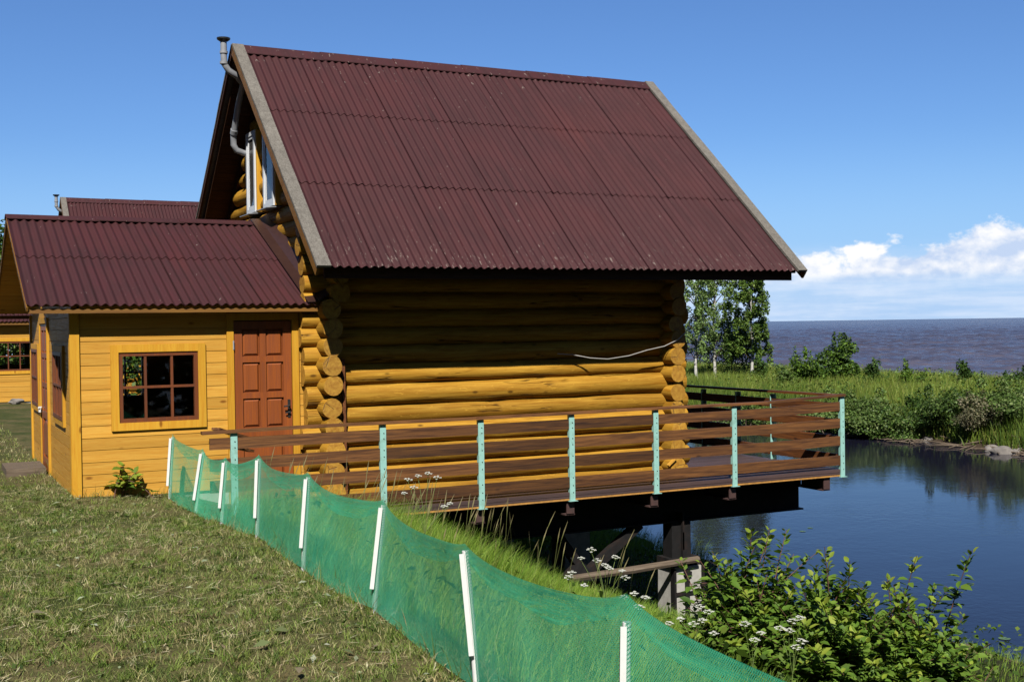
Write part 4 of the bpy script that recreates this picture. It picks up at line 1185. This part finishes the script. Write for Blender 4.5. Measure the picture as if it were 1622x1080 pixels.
def umbel(mb, fm, c, r, seed):
    rg = random.Random(seed)
    for i in range(9):
        a = i * 2.4; rr = r * math.sqrt((i + .4) / 9); p = Vector(c) + Vector((math.cos(a) * rr, math.sin(a) * rr, -.55 * rr * rr / r + rg.uniform(-.004, .004)))
        mb.tube([Vector(c) - Vector((0, 0, r * .8)), p], .0011, 4, False)
        for k in range(7):
            b_ = k * 2.4; q = p + Vector((math.cos(b_), math.sin(b_), 0)) * (.0075 * math.sqrt(k / 7)) + Vector((0, 0, rg.uniform(0, .004)))
            s_ = .0034; n_ = 6; o_ = [(q.x + s_ * math.cos(t) , q.y + s_ * math.sin(t), q.z + .0015 * math.cos(3 * t)) for t in [2 * math.pi * j / n_ for j in range(n_)]]
            fm.add(o_ + [(q.x, q.y, q.z + .003)], [(j, (j + 1) % n_, n_) for j in range(n_)])


def parsley(heads, dep, label, seed):
    """heads: flower heads at pixels, dep metres away"""
    pts = [at(x, y, dep + dd) for x, y, dd in heads]; c = sum(pts, Vector()) / len(pts)
    bx, by = c.x - .05, c.y + .02; base = Vector((bx, by, T(bx, by)))
    root = thing('cow_parsley', label, 'flower', base, 'white cow parsley on the bank'); st, fl_ = MB(), MB(); rg = random.Random(seed)
    fork = base.lerp(c, .55) + Vector((.02, 0, 0)); st.tube(bez(base, base.lerp(fork, .6) + Vector((.02, .01, 0)), fork, 5), .0035, 5, False)
    for i, p in enumerate(pts):
        st.tube(bez(fork, fork.lerp(p, .5) + Vector((rg.uniform(-.02, .02), 0, .02)), p - Vector((0, 0, .02)), 4), .002, 4, False); umbel(st, fl_, p, .034 * rg.uniform(.7, 1.15), seed * 31 + i)
    st.build('stems', mat_stem, root, True); fl_.build('blossoms', mat_petal, root); adopt(root)


parsley([(646, 757, 0), (662, 752, .1), (678, 748, 0), (692, 754, 0), (640, 780, -.1), (703, 800, .1), (712, 796, 0), (655, 770, 0)], 9.2, 'tall white cow parsley in front of the second mint railing post', 1)
parsley([(936, 868, 0), (920, 882, 0), (945, 885, .1), (958, 893, 0), (975, 880, .1), (985, 902, 0), (965, 898, -.1), (990, 912, .1)], 8.2, 'white cow parsley against the dark gap below the deck girder', 2)
parsley([(905, 905, 0), (900, 912, .1), (925, 925, 0)], 7.9, 'small white cow parsley at the left end of the timber pole', 3)
parsley([(988, 944, 0), (1004, 938, .1), (1022, 944, 0), (1012, 958, 0)], 7.0, 'white cow parsley just above the net edge in front of the pier', 4)
parsley([(1108, 958, 0), (1122, 966, .1), (1098, 985, 0), (1112, 980, 0), (1130, 1000, 0), (1078, 978, .1), (1060, 985, 0)], 7.4, 'white cow parsley flowering at the foot of the concrete pier', 5)
parsley([(1256, 980, 0), (1268, 976, 0), (1250, 996, 0), (1235, 992, .1), (1270, 1012, 0), (1262, 1022, 0)], 6.9, 'white cow parsley growing through the front of the leafy shrubs', 6)
parsley([(1180, 985, 0), (1195, 1010, 0), (1205, 1000, .1)], 7.0, 'low white cow parsley at the left of the leafy shrubs', 8)

# stakes along the near water edge
for i in range(9):
    t = i / 8; x, y = 7.75 + .12 * math.sin(i * 1.9), -1.75 - .9 * t; b_ = MB(); h_ = -2.33 + .06 * math.sin(i * 2.7)
    b_.tube([(x, y, -2.9), (x + .01, y, h_)], [.05, .045], 9)
    tag(b_.build('wooden_stake', mat_oldplank, None, True, 40), 'short grey wooden stake in the row at the near water edge', 'stake', 'stakes at the near water edge')
for i, (px, dep) in enumerate(((1502, 16.2), (1518, 15.2), (1535, 15.6), (1598, 15.0), (1272, 25), (1284, 25.4), (1590, 16.4))):
    p = at(px, 900, dep); r = .09 + .03 * math.sin(i); m = MB()
    m.add([(p.x + r * math.cos(a), p.y + r * math.sin(a), -2.443) for a in [.25 + 5.8 * k / 11 for k in range(12)]] + [(p.x, p.y, -2.444)], [list(range(13))])
    tag(m.build('lily_pad', simple('lily_green', L(96, 122, 60), .4) if i == 0 else bpy.data.materials['lily_green']), 'small round green lily pad floating on the river', 'lily pad', 'lily pads on the river')

# ------------------------------------------------------------------ far bank
OLIVE = [L(94, 120, 54), L(112, 138, 66), L(76, 102, 44), L(128, 146, 84)]
BRIGHT = [L(96, 128, 42), L(112, 142, 50), L(80, 110, 36)]
DARKG = [L(70, 98, 40), L(86, 116, 48), L(56, 80, 34)]


def farshrub(px, dep, w, h, cols, label, n, seed, leaf=.13, name='bank_shrub', lift=0):
    p = at(px, 600, dep); base = Vector((p.x, p.y, T(p.x, p.y) - .05)); rg = np.random.default_rng(seed)
    root = thing(name, label, 'shrub', base, 'shrubs on the far bank'); lobes = []
    for i in range(int(7 + w * 2)):
        a = rg.uniform(0, 6.28); rr = rg.uniform(0, .42) * w; hh = h * rg.uniform(.25, .84) * (1 - .5 * (rr / w) ** 1)
        lobes.append(((base.x + math.cos(a) * rr, base.y + math.sin(a) * rr, base.z + hh + lift), (w * rg.uniform(.13, .25), w * rg.uniform(.13, .25), h * rg.uniform(.12, .24))))
    for i in range(5):                        # sprigs above the outline
        a = rg.uniform(0, 6.28); rr = rg.uniform(0, .3) * w; lobes.append(((base.x + math.cos(a) * rr, base.y + math.sin(a) * rr, base.z + h * rg.uniform(.8, 1.0)), (w * .05, w * .05, h * .16)))
    crown('foliage', lobes, n, leaf, cols, root, rg, fill=.35)
    st = MB()
    for l in lobes[:7]: st.tube([base, base.lerp(Vector(l[0]), .5) + Vector((0, 0, .1)), l[0]], [.03, .02, .008], 5, False)
    st.build('stems', mat_bark, root); adopt(root)


def birch(px, dep, top_py, wid, label, n, seed, bot_py=584, cols=None, leaf=.19):
    p = at(px, bot_py, dep); z0 = T(p.x, p.y); base = Vector((p.x, p.y, z0 - .1)); zt = at(px, top_py, dep).z; rg = np.random.default_rng(seed); H = zt - z0
    root = thing('birch_tree', label, 'tree', base, 'birch trees by the lake'); tr = MB(); lobes = []
    pts = [base + Vector((.06 * H * mnoise.noise((t * 2, seed, 0)), .05 * H * mnoise.noise((t * 2, seed, 9)), H * t)) for t in [i / 10 for i in range(11)]]
    tr.tube(pts, [.095 * (1 - .085 * i) for i in range(11)], 8)
    tr.build('trunk', mat_birch, root, True)
    lm = MB()
    for i in range(34):
        t = .22 + .78 * (i + .5) / 34; c = pts[min(10, int(t * 10))]; a = i * 2.4 + rg.normal() * .3; rr = wid * .5 * rg.uniform(.25, 1.2) * math.sin(math.pi * min(1, .18 + t * .78)) ** .7
        e = Vector((c.x + math.cos(a) * rr, c.y + math.sin(a) * rr, base.z + H * t + rr * .25)); dr_ = Vector((e.x + math.cos(a) * .15, e.y + math.sin(a) * .15, e.z - rg.uniform(.3, .7)))
        lm.tube(bez(c - Vector((0, 0, .2)), c.lerp(e, .6) + Vector((0, 0, .25)), e, 4), [.03, .025, .02, .012, .006], 5, False)
        lobes.append((tuple(c.lerp(e, .62)), (.30 * wid * .3 + .08, .30 * wid * .3 + .08, .22))); lobes.append((tuple(e), (.28, .28, .26))); lobes.append((tuple(dr_), (.16, .16, .42)))
    lm.build('limbs', mat_bark, root)
    crown('crown', lobes, n, leaf, cols or DARKG + [L(92, 118, 58)], root, rg, fill=.2); adopt(root)


birch(1190, 66, 395, 3.1, 'bushy dark birch on the right of the lakeside birches', 15000, 21, cols=[L(100, 128, 50), L(124, 150, 64), L(80, 108, 42)], leaf=.15)
birch(1132, 68, 385, 2.3, 'slender pale stemmed birch in the middle of the lakeside birches', 9000, 22, cols=[L(130, 158, 82), L(150, 176, 104), L(108, 136, 66)], leaf=.14)
birch(1105, 67, 390, 2.0, 'thin birch next to the corner of the log house wall', 7500, 23, cols=[L(130, 158, 84), L(152, 178, 108), L(108, 136, 68)], leaf=.14)
farshrub(1158, 68.5, 3.2, 3.6, DARKG, 'dark shrub filling the gap between the birch trunks', 4500, 31, .15)
farshrub(1203, 64, 1.1, 1.5, DARKG, 'small dark shrub at the foot of the right birch', 1200, 32, .15)
farshrub(1276, 60, 2.0, 2.1, BRIGHT, 'bright green bush on the meadow edge right of the birches', 2600, 33, .15)
farshrub(1240, 60, 1.5, 1.2, OLIVE, 'low olive bush on the meadow edge nearest the birches', 1500, 34, .14)
farshrub(1335, 61, 2.5, 2.6, DARKG + BRIGHT, 'tall dark bush standing against the lake', 4200, 35, .17)
farshrub(1385, 58, 1.3, 1.5, DARKG, 'small bush between the tall lake bush and the lone sapling', 1400, 36, .14)
farshrub(1437, 57, 1.0, 1.45, BRIGHT, 'bright round sapling on the shoreline left of the conical one', 1200, 37, .13)
farshrub(1460, 56, .8, 1.0, BRIGHT, 'little green bush right beside the bright round sapling', 700, 38, .12)
farshrub(1525, 56, .9, 1.5, DARKG, 'dark conical sapling alone against the lake', 1100, 39, .13)
farshrub(1592, 54, .9, .95, DARKG, 'low dark bush on the shoreline near the right edge', 700, 40, .12)
farshrub(1619, 54, .8, 1.25, DARKG, 'dark sapling cut by the right edge of the view', 700, 41, .12)
farshrub(1352, 45.5, 4.2, 1.75, OLIVE, 'broad grey green willow bush behind the deck corner', 11000, 42, .11)
farshrub(1290, 47.5, 3.4, 1.45, OLIVE, 'grey green willow bush partly behind the deck railing', 7000, 43, .11)
farshrub(1395, 44.0, 2.4, 1.3, OLIVE + DARKG, 'low willow bush at the waterline in the middle of the far bank', 4500, 44, .11)
farshrub(1500, 43.0, 3.4, 1.6, OLIVE + DARKG, 'dark willow bush leaning over the water left of the rocks', 8500, 45, .11)
farshrub(1600, 41.6, 4.2, 1.7, OLIVE, 'large grey green willow bush at the right edge above the rocks', 11000, 46, .11)
farshrub(1548, 41.2, 2.0, 1.5, [L(128, 124, 92), L(110, 112, 78), L(146, 138, 108)], 'dry brownish bush among the willows above the rocks', 4500, 47, .09)
farshrub(1455, 45, 1.2, 1.3, DARKG, 'small dark bush rising behind the far bank reeds', 1500, 48, .11)
farshrub(1180, 50, 2.6, 1.5, OLIVE, 'olive bush seen between the railing boards', 3500, 49, .12)

# meadow of the far bank
def farkeep(x, y): return inview(x, y, .06) & (terr(x, y) > -2.40)


P = np.concatenate([region(150000, 27.2, 47, 5, 62, farkeep)]); n = len(P); f = fbm(P[:, 0] * .5, P[:, 1] * .5, 1.0); near = P[:, 0] < 30.5
C = pal(n, [L(126, 146, 52), L(146, 160, 66), L(104, 128, 42), L(158, 158, 84)], [.35, .28, .25, .12], .2) * (1 + .16 * f)[:, None]
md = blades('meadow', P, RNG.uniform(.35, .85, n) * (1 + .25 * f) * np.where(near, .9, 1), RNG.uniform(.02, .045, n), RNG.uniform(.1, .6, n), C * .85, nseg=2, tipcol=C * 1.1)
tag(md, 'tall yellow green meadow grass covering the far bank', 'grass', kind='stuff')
P = region(26000, 27.1, 30.5, 5, 60, lambda x, y: farkeep(x, y) & (fbm(x * 2, y, .8) > -.2)); n = len(P)
rd = blades('reeds', P, RNG.uniform(.5, 1.15, n), RNG.uniform(.015, .03, n), RNG.uniform(.05, .4, n), pal(n, [L(96, 124, 40), L(116, 142, 52), L(78, 104, 34)]), nseg=2)
tag(rd, 'bright green reeds standing along the far waterline', 'reeds', kind='stuff')
# leafy herbs giving the meadow clumps
P = region(34000, 28, 46, 6, 60, lambda x, y: farkeep(x, y) & (fbm(x * .6 + 3, y * .6, .9) > .1)); n = len(P); P[:, 2] += RNG.uniform(.1, .85, n)
V, F_, CC = cards(P, RNG.normal(size=(n, 3)) * .7 + np.array([0, 0, .8]), RNG.uniform(.08, .18, n), pal(n, [L(88, 116, 44), L(108, 134, 54), L(130, 150, 70), L(74, 98, 40)]), .6)
tag(np_mesh('meadow_herbs', V, F_, mat_leaf, CC), 'leafy herbs clumped through the far meadow', 'herbs', kind='stuff')

# rocks and driftwood at the far waterline
def rock(p, r, seed):
    m = MB(); rg = random.Random(seed); nu, nv = 12, 7; vs = []
    for j in range(nv + 1):
        th = math.pi * j / nv
        for i in range(nu):
            ph = 2 * math.pi * i / nu; d_ = Vector((math.sin(th) * math.cos(ph), math.sin(th) * math.sin(ph), math.cos(th)))
            k = 1 + .45 * mnoise.noise(d_ * 1.3 + Vector((seed, 0, 0))) + .15 * mnoise.noise(d_ * 4 + Vector((seed, 3, 0))); vs.append(Vector(p) + Vector((d_.x * r * 1.3, d_.y * r, d_.z * r * .62)) * k)
    m.add(vs, [(j * nu + i, (j + 1) * nu + i, (j + 1) * nu + (i + 1) % nu, j * nu + (i + 1) % nu) for j in range(nv) for i in range(nu)])
    return m.build('rock', mat_rock, None, True, 40)


for i, (px, py, r) in enumerate(((1590, 716, .34), (1572, 712, .25), (1612, 716, .22), (1560, 706, .2), (1605, 708, .18), (1470, 697, .2), (1340, 690, .22), (1362, 690, .14))):
    q = at(px, py, 1.0) - CAM; t = (-2.42 - CAM.z) / q.z; p = CAM + q * t
    lab = ['biggest pale rock at the far waterline near the right edge', 'mid sized rock left of the biggest pale rock on the far bank', 'rock just right of the biggest pale rock on the far bank', 'small rock at the left of the rock pile under the dry bush', 'small rock on top behind the biggest pale rock', 'rock alone at the water under the dark willow', 'pale rock at the water just right of the deck corner post', 'little stone at the water close to the deck corner post rock'][i]
    tag(rock((p.x, p.y, -2.42), r, i + 3), lab, 'rock', 'rocks along the far waterline')
m = MB(); rg = random.Random(3)
for i in range(230):
    y = rg.uniform(10, 48); x = 27.3 + rg.gauss(.1, .3); z = max(T(x, y), -2.45) + .03; a = rg.gauss(1.57, .8); l_ = rg.uniform(.15, .7)
    m.tube([(x - math.cos(a) * l_, y - math.sin(a) * l_, z), (x, y, z + .04), (x + math.cos(a) * l_, y + math.sin(a) * l_, z + rg.uniform(-.05, .15))], [.015, .025, .01], 4)
tag(m.build('driftwood', mat_mud), 'grey driftwood and dead reed litter along the far waterline', 'driftwood', kind='stuff')

# ------------------------------------------------------------------ trees behind the houses
def leafy_tree(base, H, W_, n, label, seed, cols=DARKG, leaf=.12, group='trees behind the houses', lo=.3):
    rg = np.random.default_rng(seed); base = Vector((base[0], base[1], T(base[0], base[1]) - .1)); root = thing('leafy_tree', label, 'tree', base, group)
    tr = MB(); tr.tube([base, base + Vector((.1, 0, H * .4)), base + Vector((0, .1, H * .85))], [.05 * H * .6, .035 * H * .6, .01], 8); lobes = []
    for i in range(16):
        a = i * 2.4; t = lo + (.95 - lo) * (i + rg.random()) / 16; rr = W_ * .5 * rg.uniform(.3, .9) * math.sin(math.pi * min(.95, t)) ** .5; c = base + Vector((math.cos(a) * rr, math.sin(a) * rr, H * t)); lobes.append((tuple(c), (W_ * .2, W_ * .2, H * .12)))
        tr.tube([base + Vector((0, 0, H * t * .6)), c], [.03, .012], 5, False)
    tr.build('trunk', mat_bark, root); crown('crown', lobes, n, leaf, cols, root, rg, fill=.3); adopt(root)


leafy_tree((-.25, 11.5), 2.9, 2.2, 5000, 'green apple tree seen through the front window of the annex', 61, BRIGHT + DARKG)
leafy_tree((-1.3, 29.5), 4.6, 7.5, 12000, 'green thicket seen through the window of the farther annex', 64, BRIGHT + DARKG, .2, lo=.05)
leafy_tree((-4.15, 31.0), 8.2, 4.6, 9000, 'dark tree at the left edge behind the farther annex', 62, DARKG, .2)
leafy_tree((-1.0, 44.0), 6.5, 6, 8000, 'dark tree beyond the second log house', 63, DARKG, .22)
q = at(25, 637, 1) - CAM; t = (.2 - CAM.z) / q.z; p = CAM + q * t
tag(rock((p.x, p.y, .22), .13, 77), 'white stone on the lawn by the farther annex wall', 'stone')

for i, (x, y, h_, w_) in enumerate(((-34, -27, 18, 11), (-26, -31, 21, 12), (-18, -34, 22, 12), (-10, -35, 23, 12), (-2, -34, 23, 12), (6, -33, 22, 12), (14, -31, 21, 12), (-41, -20, 17, 11), (-46, -10, 17, 11), (22, -30, 19, 11), (-14, -41, 24, 12), (-6, -41, 24, 12), (2, -41, 24, 12), (10, -40, 24, 12), (30, -33, 18, 11), (-15, 1, 13, 8), (-16, 8, 14, 9), (-17, 16, 14, 9), (-20, -5, 15, 9))):  # out-of-view grove added to cut sky fill and darken window reflections
    leafy_tree((x, y), h_, w_, 5000, 'tall broad leaved tree of the unseen grove added to cut sky light on the houses', 90 + i, DARKG, .75, 'unseen grove added to cut sky light', .05)
